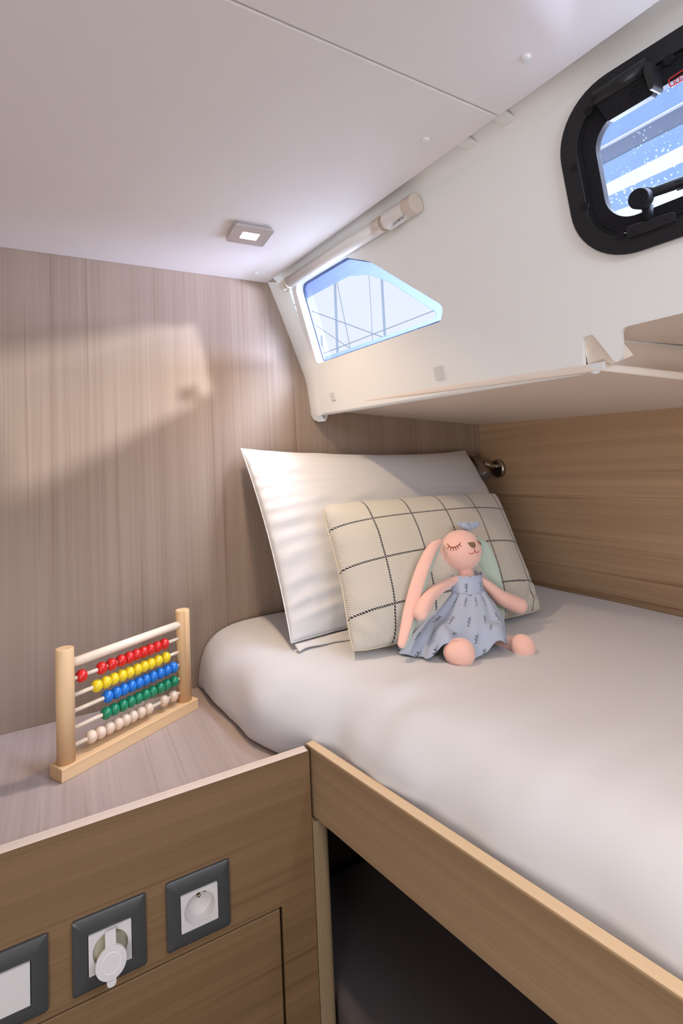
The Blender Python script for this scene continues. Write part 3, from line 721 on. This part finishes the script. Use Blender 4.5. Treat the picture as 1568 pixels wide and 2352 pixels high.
# ------------------------------------------------------------------ mattress with fitted sheet
def edge(y):                                           # open-side line of the mattress at mid height
    a = .241 + .084 * (YB - y)
    b = .341 + .1952 * (.7378 - y)
    return lerp(b, a, sm((y - .70) / .20))
ZT = 1.020
prf = [(.016, .8892), (.004, .8895), (-.003, .895), (-.004, .908), (-.002, .925), (.001, .945), (.008, .965), (.019, .983), (.034, .998), (.052, 1.008), (.074, 1.0145), (.10, 1.018), (.14, 1.0198), (.20, 1.0203)]
def mat_pt(a, b):
    y = lerp(1.158, -.95, a); e = edge(y); K = len(prf) - 1; nb = 40
    i = b * nb
    if i <= K: d, z = prf[int(i)]; x = e + d
    else:
        t = (i - K) / (nb - K); x = lerp(e + .20, 1.094, t); z = ZT
        z -= .010 * max(0, (x - 1.06) / .034) ** 2
        z += .0022 * noise.noise(V((x * 5, y * 5, 3)))
    side = max(0, 1 - abs((z - .945)) / .07) if i <= K else 0
    n1 = noise.noise(V((y * 9, z * 5, 1.3))); n2 = noise.noise(V((y * 28 + z * 9, z * 14, 7.7)))
    near = sm((.95 - y) / .25) * sm((y - .35) / .2)
    x += side * (.010 * n1 + .006 * n2 * near - .006 * sm((y - .75) / .1) * (1 + math.sin(y * 31)) * .5) - (1 - sm((z - .88) / .05)) * .0 
    if i <= K:                                         # gathers where the sheet is tucked behind the rail
        x += -.006 * near * math.exp(-((z - .955) / .02) ** 2) * (1 + .6 * math.sin(y * 60))
        z += .002 * n2
        x += near * .0035 * math.sin((y * 70 + z * 60)) * max(0, noise.noise(V((y * 12, z * 10, 4)))) * 2
        if y > .745 and z < .93: z = max(z, .8885); x -= 0
    mk = math.exp(-((y - .66) / .10) ** 2 - ((x - .41) / .07) ** 2)
    z += .0045 * mk * math.sin(60 * (y + .7 * x) + 4 * noise.noise(V((x * 9, y * 9, 0))))
    rb_ = sm((1.158 - y) / .02)
    z -= (1 - rb_) * .006
    return V((x, y, z))
mt = MB(); mt.grid(mat_pt, 240, 41)
mattress = mt.build('mattress', M_sheet, subsurf=1)
tag(mattress, 'thick mattress in a smooth white fitted sheet filling the berth', 'mattress')

# ------------------------------------------------------------------ pillow and cushion
def pad(name, BL, BR, TL, TR, amp, back, mat, size, label, cat, concave, wrinkle, seam_mat, nu=110, nv=80, pw=2.4, rnd=0.0):
    BL, BR, TL, TR = map(V, (BL, BR, TL, TR))
    nrm = ((BR - BL).cross(TL - BL)).normalized()
    if nrm.y > 0: nrm = -nrm
    uh = (BR - BL).normalized(); vh = (TL - BL).normalized()
    def seamp(s, t):
        p = lerp(lerp(BL, BR, s), lerp(TL, TR, s), t)
        cb, ctp, cl, cr_ = concave
        fs, ft = 1 - (2 * s - 1) ** 2, 1 - (2 * t - 1) ** 2
        p = p + vh * (cb * (1 - t) ** 2 - ctp * t ** 2) * fs + uh * (cl * (1 - s) ** 2 - cr_ * s ** 2) * ft
        kc = (abs(2 * s - 1) * abs(2 * t - 1)) ** 7
        return p + (uh * (-1 if s > .5 else 1) + vh * (-1 if t > .5 else 1)) * rnd * kc
    def body(sgn, am):
        def fn(s, t):
            p = seamp(s, t)
            a = max(0, 1 - abs(2 * s - 1) ** pw); b = max(0, 1 - abs(2 * t - 1) ** pw)
            h = am * (a * b) ** .47
            wv = wrinkle(s, t, sgn) * (min(1, h / (am * .35)))
            return p + nrm * sgn * (h + wv)
        return fn
    uvf = lambda s, t: (s * size[0], t * size[1])
    # denser sampling near the edge
    wz = lambda x: .5 - .5 * math.cos(math.pi * (.04 + .92 * x)) if 0 < x < 1 else x
    root = thing(name, label, cat, tuple(lerp(BL, BR, .5)))
    m = MB()
    m.grid(lambda a, b: body(1, amp)(wz(a), wz(b)), nu, nv, uvf=lambda a, b: uvf(wz(a), wz(b)))
    m.grid(lambda a, b: body(-1, back)(wz(a), wz(b)), nu, nv, uvf=lambda a, b: uvf(wz(a), wz(b)))
    m.build('cover', mat, root, merge=True)
    path = [seamp(k / 40, 0) for k in range(40)] + [seamp(1, k / 30) for k in range(30)] + [seamp(1 - k / 40, 1) for k in range(40)] + [seamp(0, 1 - k / 30) for k in range(31)]
    MB().tube([p + nrm * .0008 for p in path], .0012, 6, caps=False).build('seam', seam_mat, root)
    return root, seamp, nrm, vh, uh
def wr_p(s, t, sg):
    e = math.exp(-s * 5.5)
    yy = t * 74 + 2.6 * math.sin(t * 9) + 3 * noise.noise(V((t * 5, s * 4, 8))) + s * -7 * (1 + .5 * math.sin(t * 5))
    w = .0038 * e * (1.2 - 2.4 * abs(math.sin(yy / 2))) * (.6 + .6 * noise.noise(V((t * 7, s * 3, 2))))
    w += .0075 * math.exp(-((s - .25) / .24) ** 2) * max(0, noise.noise(V((t * 13 - s * 8, s * 3.2, 5.1)))) 
    w += .003 * noise.noise(V((s * 4, t * 5, 9)))
    w += .002 * math.exp(-(1 - s) * 5) * math.sin(t * 30)
    return w
pil, pseam, pn_, pv, pu = pad('pillow', (.357, .900, 1.030), (1.005, .925, 1.030), P(553, 1031, 1.138), P(1067, 1036, 1.140), .060, .058, M_pillow, (.68, .42),
    'large white striped pillow leaning on the wood bulkhead', 'pillow', (.006, .022, .010, -.010), wr_p, M_white)
# loose hem flap along the bottom of the pillow case
def flap(a, b):
    p = pseam(.0 + a * .6, 0) + V((0, -.004, 0))
    wv = .004 * math.sin(a * 17) + .003 * math.sin(a * 41)
    wd = .020 + .008 * noise.noise(V((a * 5, 0, 1)))
    return V((p.x + .004, p.y - wd * b - .004 + wv * b, max(1.0225, p.z - .008 * b - .001 + .002 * math.sin(a * 20) * b)))
fl = MB(); fl.grid(flap, 60, 6); f_ = fl.build('hem_flap', M_pillow, pil); md = f_.modifiers.new('s', 'SOLIDIFY'); md.thickness = .0018
def wr_c(s, t, sg):
    w = .0016 * math.exp(-s * 7) * math.sin(t * 30) + .002 * noise.noise(V((s * 4, t * 4, 4)))
    w += .004 * math.exp(-((s - .04) / .10) ** 2 - ((t - .08) / .12) ** 2) * math.sin(s * 70 + t * 40)
    w += .003 * math.exp(-((s - .96) / .08) ** 2 - ((t - .1) / .14) ** 2) * math.sin(s * 80 - t * 50)
    return w
M_seam = plain('cream_stitching', (.70, .62, .45), .8)
cus, cseam, cn, cvv, cu2 = pad('cushion', onp(806, 1506, 2, 1.029), onp(1247, 1404, 2, 1.029), P(733, 1160, .945), P(1139, 1130, .955), .064, .045, M_cush, (.50, .30),
    'cream rectangular cushion with a thin black window-pane check', 'cushion', (.004, .004, .010, .010), wr_c, M_seam, rnd=.007)

# ------------------------------------------------------------------ abacus
ang = math.radians(29.512); AO = V((-.017, .9238, ZK))
MA = Matrix.Translation(AO) @ Matrix.Rotation(ang, 4, 'Z')
ab = thing('abacus', 'wooden toy abacus with five rows of coloured beads on the counter', 'abacus', AO)
AP = lambda x, y, z: MA @ V((x, y, z))
MB().box((0, 0, 0), (.2700, .035, .0205), MA).build('base', M_pine, ab, bevel=.0012)
for x in (.0168, .2515):
    MB().tube([AP(x, .0172, .0195), AP(x, .0172, .1935), AP(x, .0172, .1955)], [.0134, .0134, .0124], 36).build('post', M_pineup, ab)
MB().cyl(AP(.026, .0172, .1685), AP(.243, .0172, .1685), .0074, 20).build('top_rail', M_birch, ab)
rows = [('red', (.62, .012, .010), .1425, [0.0437, 0.0787, 0.0971, 0.1152, 0.1312, 0.1456, 0.1602, 0.175, 0.1904, 0.2062]),
        ('yellow', (.78, .56, .010), .1167, [0.0701, 0.0862, 0.1007, 0.116, 0.1305, 0.1463, 0.1606, 0.1749, 0.1908, 0.2084]),
        ('blue', (.008, .16, .56), .0920, [0.0891, 0.105, 0.1193, 0.1341, 0.149, 0.1634, 0.179, 0.195, 0.2101, 0.2257]),
        ('green', (.005, .21, .09), .0658, [0.0857, 0.1001, 0.1165, 0.1318, 0.1469, 0.1622, 0.177, 0.1941, 0.2092, 0.2261]),
        ('natural', (.74, .55, .40), .0392, [0.0585, 0.0745, 0.0906, 0.1069, 0.1213, 0.1356, 0.1519, 0.1678, 0.202, 0.2238])]
for nm, col, z, xs in rows:
    rod = MB().cyl(AP(.026, .0172, z), AP(.243, .0172, z), .0032, 14).build('rod', M_birch, ab)
    bm_ = plain('bead_' + nm, col, .33, coat=.15 if nm != 'natural' else 0)
    pr = [(-.0079, .0040), (-.0074, .0058), (-.0058, .0082), (-.0032, .0099), (0, .0105), (.0032, .0099), (.0058, .0082), (.0074, .0058), (.0079, .0040)]
    proto = None
    for x in xs:
        if proto is None:
            b = MB().tube([MA.to_3x3() @ V((d, 0, 0)) for d, r in pr], [r for d, r in pr], 20).build('bead', bm_, rod); proto = b
        else:
            b = proto.copy(); COL.objects.link(b)
        b.parent = rod; b.matrix_parent_inverse = Matrix.Identity(4); b.location = AP(x, .0172, z) - AO if False else AP(x, .0172, z)
        b['label'] = nm.replace('natural', 'plain wooden') + ' bead'
    # the rod's own transform is the identity in world space
bpy.context.view_layer.update()
for o in [o for o in bpy.data.objects if o.name.split('.')[0] == 'bead']:
    o.matrix_parent_inverse = o.parent.matrix_world.inverted()

# ------------------------------------------------------------------ plush rabbit
hc = P(1058, 1264, .785); k = mpx(hc)
dol = thing('plush_rabbit', 'peach plush rabbit in a pale blue twig-print dress leaning on the checked cushion', 'soft toy', (.60, .73, 1.02))
# viewing-independent head frame: the face looks towards the camera side and a little to the right
hf = (CAM - hc).normalized(); fdir = (hf + RT * .42 - UP * .10).normalized()
hr = fdir.cross(V((0, 0, 1))).normalized() * -1; hu = hr.cross(fdir) * -1
if hu.z < 0: hu = -hu
RH = 46.5 * k
def head_fn(a, b):
    th = 2 * math.pi * a; ph = math.pi * b
    n = V((math.sin(ph) * math.cos(th), math.sin(ph) * math.sin(th), math.cos(ph)))
    mz = max(0, n.dot((fdir - hu * .30).normalized())); r = RH * (1 + .06 * mz ** 3 - .01 * abs(n.z) + .03 * max(0, -n.z) * 0)
    return hc + n * r
MB().grid(head_fn, 48, 32, cu=True).build('head', M_pink, dol)
def onhead(px, py, eps=.0004):
    d = ray(px, py).normalized(); lo_, hi_ = 0, None
    o_ = CAM - hc; b_ = o_.dot(d); R2 = RH * 1.0
    for _ in range(6):
        disc = b_ * b_ - (o_.dot(o_) - R2 * R2)
        t = -b_ - math.sqrt(max(disc, 0)); n = (CAM + d * t - hc).normalized()
        mz = max(0, n.dot((fdir - hu * .30).normalized())); R2 = RH * (1 + .06 * mz ** 3 - .01 * abs(n.z)) + eps
    return CAM + d * t
sc_ = lambda x, y: (980 + x / 7.84, 1180 + y / 7.84)
ey = MB()
lid = [onhead(*sc_(*p)) for p in ((368, 540), (400, 580), (450, 602), (505, 600), (555, 575), (588, 545), (602, 515))]
ey.tube([V(q) for q in spline([tuple(p) for p in lid], 4)], .0009, 8)
for a, b in (((400, 585), (368, 638)), ((437, 600), (418, 664)), ((478, 604), (474, 668)), ((515, 600), (532, 664)), ((550, 580), (575, 634)), ((585, 552), (624, 592))):
    ey.tube([onhead(*sc_(*a)), onhead(*sc_(*((a[0] + b[0]) / 2, (a[1] + b[1]) / 2))), onhead(*sc_(*b))], [.0009, .0008, .0006], 8)
ey.build('closed_eye', M_eye, dol)
# the other eye, round the far side of the muzzle
axis_n = fdir
def mirror(p):
    side = hr; d = p - hc; return hc + d - side * 2 * d.dot(side)
cn_ = onhead(1083, 1251); fd2 = (cn_ - hc).normalized(); side_v = fd2.cross(hu).normalized()
mr = lambda p: hc + (p - hc) - side_v * 2 * (p - hc).dot(side_v)
e2 = MB(); e2.tube([mr(V(q)) for q in spline([tuple(p) for p in lid], 4)], .0009, 8)
e2.build('closed_eye', M_eye, dol)
npts = [sc_(*p) for p in ((730, 528), (760, 512), (850, 506), (866, 530), (882, 575), (868, 605), (835, 620), (800, 606), (760, 566))]
ctr = onhead(*sc_(812, 562), .0014)
ns = MB(); ring_ = [onhead(*p, .0004) for p in npts]; rin = [lerp(onhead(*p, .0013), ctr, .35) for p in npts]; n_ = len(ring_)
ns.add(ring_ + rin + [ctr], [(i, (i + 1) % n_, n_ + (i + 1) % n_, n_ + i) for i in range(n_)] + [(n_ + i, n_ + (i + 1) % n_, 2 * n_) for i in range(n_)], True)
ns.build('nose', M_nose, dol)
mo = MB()
for pts in (((850, 618), (862, 650), (866, 676)), ((866, 676), (845, 705), (800, 724), (757, 710)), ((866, 676), (880, 692), (905, 698), (925, 690), (930, 664))):
    mo.tube([V(q) for q in spline([tuple(onhead(*sc_(*p))) for p in pts], 4)], .0006, 8)
mo.build('mouth', M_mouth, dol)
# seam lines of the muzzle
# topknot of dress cloth
tk = MB(); tc_ = P(1073, 1215, .785)
def knot(a, b):
    th = 2 * math.pi * a; r = (.35 + 1.9 * math.sin(b * 2.2)) * .0062 * (1 + .30 * math.sin(3 * th + 1) + .18 * math.sin(7 * th))
    return tc_ + RT * (r * 1.25 * math.cos(th)) + FW * (r * .7 * math.sin(th)) + UP * (-.003 + b * .015 + .0025 * math.sin(5 * th) * b)
tk.grid(knot, 36, 8, cu=True); tk.add([knot(i / 36, 1) - UP * .0 for i in range(36)] + [tc_ + UP * .006], [(i, (i + 1) % 36, 36) for i in range(36)], True)
tk.build('topknot', M_dress, dol)
# torso and neck
t0 = P(1068, 1305, .778); t1_ = P(1073, 1352, .758); t2_ = P(1068, 1430, .745)
MB().tube([t0, lerp(t0, t1_, .4), t1_, lerp(t1_, t2_, .5), t2_, t2_ - V((0, 0, .02))], [.015, .0165, .019, .024, .030, .022], 24).build('torso', M_pink, dol)
# arms
def limb(pts, rads, name, mat=M_pink, par=dol, n=6, seg=20):
    sp_ = spline([(*P(x, y, Y), r * mpx(P(x, y, Y))) for (x, y, Y), r in zip(pts, rads)], n)
    pts_ = [V(q[:3]) for q in sp_]; rr = [float(q[3]) for q in sp_]
    d0 = (pts_[0] - pts_[1]).normalized(); d1 = (pts_[-1] - pts_[-2]).normalized(); r0_, r1_ = rr[0], rr[-1]
    pre = [(pts_[0] + d0 * r0_ * math.sin(a), r0_ * math.cos(a)) for a in (1.5, 1.1, .7, .35)]
    post = [(pts_[-1] + d1 * r1_ * math.sin(a), r1_ * math.cos(a)) for a in (.35, .7, 1.1, 1.5)]
    return MB().tube([p for p, r in pre] + pts_ + [p for p, r in post], [r for p, r in pre] + rr + [r for p, r in post], seg).build(name, mat, par)
limb([(1046, 1331, .765), (1033, 1338, .762), (1008, 1352, .752), (985, 1372, .742), (970, 1398, .733), (965, 1408, .730)], [8, 10, 13, 15.5, 17, 16.5], 'arm')
limb([(1096, 1328, .762), (1108, 1336, .757), (1128, 1352, .750), (1150, 1372, .743), (1176, 1384, .736), (1192, 1391, .732)], [7, 10, 13, 16.5, 18, 18], 'arm')
# legs and feet
fz = 1.021
def foot(cx, cy, Y, rw, rh, name, tilt):
    c = P(cx, cy, Y); kk = mpx(c)
    ff = (CAM - c).normalized(); rr_ = ff.cross(V((0, 0, 1))).normalized(); uu = rr_.cross(ff)
    def fn(a, b):
        th = 2 * math.pi * a; ph = math.pi * b
        q = V((math.sin(ph) * math.cos(th), math.sin(ph) * math.sin(th), math.cos(ph)))
        e_ = 1 + .10 * q.x * tilt
        return c + rr_ * (q.x * rw * kk) + uu * (q.y * rh * kk * e_) + ff * (q.z * rw * kk * .82)
    f = MB().grid(fn, 32, 24, cu=True).build(name, M_pink, dol)
    st_ = []
    for i in range(41):
        t = i / 40; th = 2 * math.pi * t; s_ = .80
        st_.append(c + rr_ * (rw * kk * s_ * math.cos(th) * .93 + .12 * rw * kk) + uu * (rh * kk * s_ * math.sin(th) * .97) + ff * (rw * kk * .82 * .62 - .04 * rw * kk * math.cos(th)))
    if tilt < 0: MB().tube(st_, .00035, 6, caps=False).build('seam', plain('peach_seam', (.62, .30, .22), .9), f)
    return c, kk
limb([(1062, 1462, .735), (1058, 1480, .712), (1055, 1494, .690)], [22, 23, 24], 'leg')
foot(1054, 1499, .676, 36, 32, 'foot', -1)
limb([(1120, 1462, .728), (1150, 1473, .698), (1178, 1480, .672), (1188, 1483, .662)], [19, 18, 18, 20], 'leg')
foot(1201, 1487, .648, 27, 29, 'foot', 1)
# ears
def ear(pts, hw, name, mat, thick, shift=V((0, 0, 0)), n=6):
    sp_ = spline([(*(P(x, y, Y) + shift), h * mpx(P(x, y, Y))) for (x, y, Y), h in zip(pts, hw)], n)
    pts_ = [V(q[:3]) for q in sp_]; hh = [max(float(q[3]), .0008) for q in sp_]
    e1 = pts_[-1] + (pts_[-1] - pts_[-2]).normalized() * hh[-1] * .7
    return MB().tube(pts_ + [lerp(pts_[-1], e1, .7), e1], [(min(thick, h), h) for h in hh] + [(thick * .5, hh[-1] * .6), (.0004, .0008)], 18, nrm=CAM - hc).build(name, mat, dol)
el = [(1011, 1244, .790), (995, 1256, .778), (976, 1292, .765), (958, 1342, .755), (941, 1400, .748), (928, 1455, .736), (921, 1482, .731)]
ew = [5, 11, 14.5, 15.5, 14.5, 11.5, 9]
e_l = ear(el, ew, 'ear', M_pink, .0055)
lin = ear([(x + dx, y + 2, Y + .004) for (x, y, Y), dx in zip(el, (2, 6, 9, 10, 9.5, 9, 6))], [4, 9, 11, 11.5, 11, 9, 7], 'ear_lining', M_mint, .004)
tag(lin, 'mint green inner ear')
er = [(1090, 1234, .782), (1106, 1254, .777), (1119, 1296, .772), (1128, 1345, .767), (1136, 1395, .762), (1141, 1432, .758)]
ear2 = ear([(x - 1, y - 2, Y + .007) for x, y, Y in er], [6, 14, 20, 22, 19, 13], 'ear', M_pink, .004)
lin2 = ear(er, [6, 15, 22, 25.5, 23, 16], 'ear_lining', M_mint, .0055)
tag(lin2, 'mint green inner ear')
# dress: bodice with frilled neck, gathered skirt
bt = P(1071, 1317, .767); bw = P(1072, 1358, .757)
xr = V((.885, -.465, 0)).normalized(); yr = V((.465, .885, 0)).normalized()
def bod(a, b):
    th = 2 * math.pi * a; c = lerp(bt, bw, b); kk = mpx(c)
    rx = lerp(33, 38, b) * kk * (1 + .03 * math.sin(6 * th)); ry = lerp(30, 34, b) * kk
    if b < .12: rx *= 1.04 + .05 * math.sin(th * 11); ry *= 1.08
    up = .0016 * math.sin(13 * th) * (1 if b < .12 else 0)
    return c + xr * rx * math.cos(th) + yr * ry * math.sin(th) + V((0, 0, up + .004 * (1 - b) * math.sin(th) * 0))
dress = MB().grid(bod, 60, 14, cu=True, uvf=lambda a, b: (a * .19, (1 - b) * .036 + .002))
wc = bw + V((0, 0, .002)); hemc = V((.592, .722, 1.0235))
def skirt(a, b):
    th = 2 * math.pi * a; kk = mpx(wc)
    c, s = math.cos(th), math.sin(th)
    t = b; out_ = sm(t) * .35 + t * .65
    rx0, ry0 = 39 * kk, 34 * kk
    rx1 = .096; ry1 = .056 if s < 0 else .045
    fold = math.sin(9 * th + 1.5 * t) + .5 * math.sin(17 * th + .7) + .35 * math.sin(5 * th - 2 * t)
    drape = 1 + .05 * fold * sm(t * 1.4)
    puff = math.sin(math.pi * min(1, t * 1.25)) * .010 * (1 if s < .3 else .3)
    rx = lerp(rx0, rx1, out_) * drape + puff; ry = lerp(ry0, ry1, out_) * drape + puff
    ce_ = lerp(wc, hemc, lerp(t, sm(t), .4))
    p = ce_ + xr * rx * c + yr * ry * s
    zt = lerp(wc.z, 1.0245, t ** .92)
    if s < 0 and t > .35:                              # lies over the two legs
        for lx, hgt in ((-.022, .026), (.068, .022)):
            d = (p - hemc).dot(xr) - lx
            zt += hgt * math.exp(-(d / .020) ** 2) * sm((t - .35) / .5) 
    p.z = zt + .0015 * fold * (1 - t) + .002 * noise.noise(p * 40)
    return p
dress.grid(skirt, 150, 40, cu=True, uvf=lambda a, b: (a * .42, -.004 - b * .118))
# rolled waist gather
for i in range(0, 1):
    pass
dob = dress.build('dress', M_dress, dol); md = dob.modifiers.new('s', 'SOLIDIFY'); md.thickness = .0012; md.offset = 0

# ------------------------------------------------------------------ outside: marina
M_mast = plain('pale_blue_mast', (.50, .60, .75), .5); M_wire = plain('grey_rigging', (.40, .47, .60), .5)
def far_pt(px, py, D): return CAM + ray(px, py) * D
for (a, b, D, r, lb) in (((771, 640), (773, 850), 14, .035, 'pale mast seen left of centre through the corner window'), ((876, 630), (885, 800), 13, .033, 'pale mast seen right of centre through the corner window'), ((845, 600), (857, 800), 24, .018, 'faint distant mast between the two nearer masts'), ((738, 770), (740, 850), 16, .03, 'short mast top at the lower left of the corner window')):
    t = MB().cyl(far_pt(*a, D) if a[1] > 700 else far_pt(*a, D) + V((0, 0, 3)), far_pt(*b, D) - V((0, 0, 4)), r, 10)
    tag(t.build('mast', M_mast), lb, 'mast', 'masts outside the corner window')
for (a, b, D, r, lb) in (((690, 705), (880, 775), 9, .009, 'rigging wire sloping down across the corner window'), ((700, 730), (810, 805), 9, .007, 'lower rigging wire sloping down at the left of the corner window'), ((774, 650), (806, 810), 14, .010, 'thin stay beside the left mast'), ((735, 815), (1000, 712), 10, .010, 'nearly level lifeline rising to the right across the corner window')):
    d = far_pt(*b, D) - far_pt(*a, D)
    tag(MB().cyl(far_pt(*a, D) - d * .3, far_pt(*b, D) + d * .3, r, 8).build('rigging_wire', M_wire), lb, 'wire', 'rigging wires')
nb = thing('neighbouring_boat', 'pale blue-grey hull with white bands moored beyond the portlight', 'boat', (2.6, .5, 0))
XN = 2.6
M_nb1 = plain('blue_grey_hull', (.20, .34, .60), .5, var=.12); M_nb2 = plain('slate_band', (.07, .085, .15), .4, var=.2); M_nb3 = plain('white_band', (.93, .93, .95), .4)
def zb(px, py): return onp(px, py, 0, XN).z
def ab_line(p, q): a = onp(*p, 0, XN); b = onp(*q, 0, XN); return a, b
def strip(pa, pb_, qa, qb, name, mat, dx=0.0, th=.05):
    a, b = ab_line(pa, pb_); c, d = ab_line(qa, qb)
    ex = lambda u_, v_, Y: u_ + (v_ - u_) * ((Y - u_.y) / (v_.y - u_.y))
    pts = [ex(a, b, 2.3), ex(a, b, -4), ex(c, d, -4), ex(c, d, 2.3)]
    return MB().hexa([p + V((dx, 0, 0)) for p in pts], [p + V((dx + th, 0, 0)) for p in pts]).build(name, mat, nb)
Zc = lambda cx, cy: (1280 + cx / 4.9, 120 + cy / 4.9)
T1, T1b = Zc(400, 1140), Zc(1411, 585); T2, T2b = Zc(400, 1152), Zc(1411, 597)
B1, B1b = Zc(440, 1300), Zc(1411, 805); C1, C1b = Zc(490, 1510), Zc(1411, 1045); D1, D1b = Zc(530, 1640), Zc(1411, 1235)
E1, E1b = Zc(620, 1800), Zc(1411, 1500)
top_, topb = Zc(400, 200), Zc(1411, -400)
strip(top_, topb, T1, T1b, 'hull_side', M_nb1)
strip(T1, T1b, T2, T2b, 'trim_line', M_nb3, -.02)
strip(T2, T2b, B1, B1b, 'rubbing_band', M_nb2)
strip(B1, B1b, C1, C1b, 'hull_side', M_nb1)
strip(C1, C1b, D1, D1b, 'white_stripe', M_nb3)
strip(D1, D1b, E1, E1b, 'hull_side', M_nb1)
strip(E1, E1b, Zc(700, 2500), Zc(1411, 2300), 'boot_stripe', M_nb3)
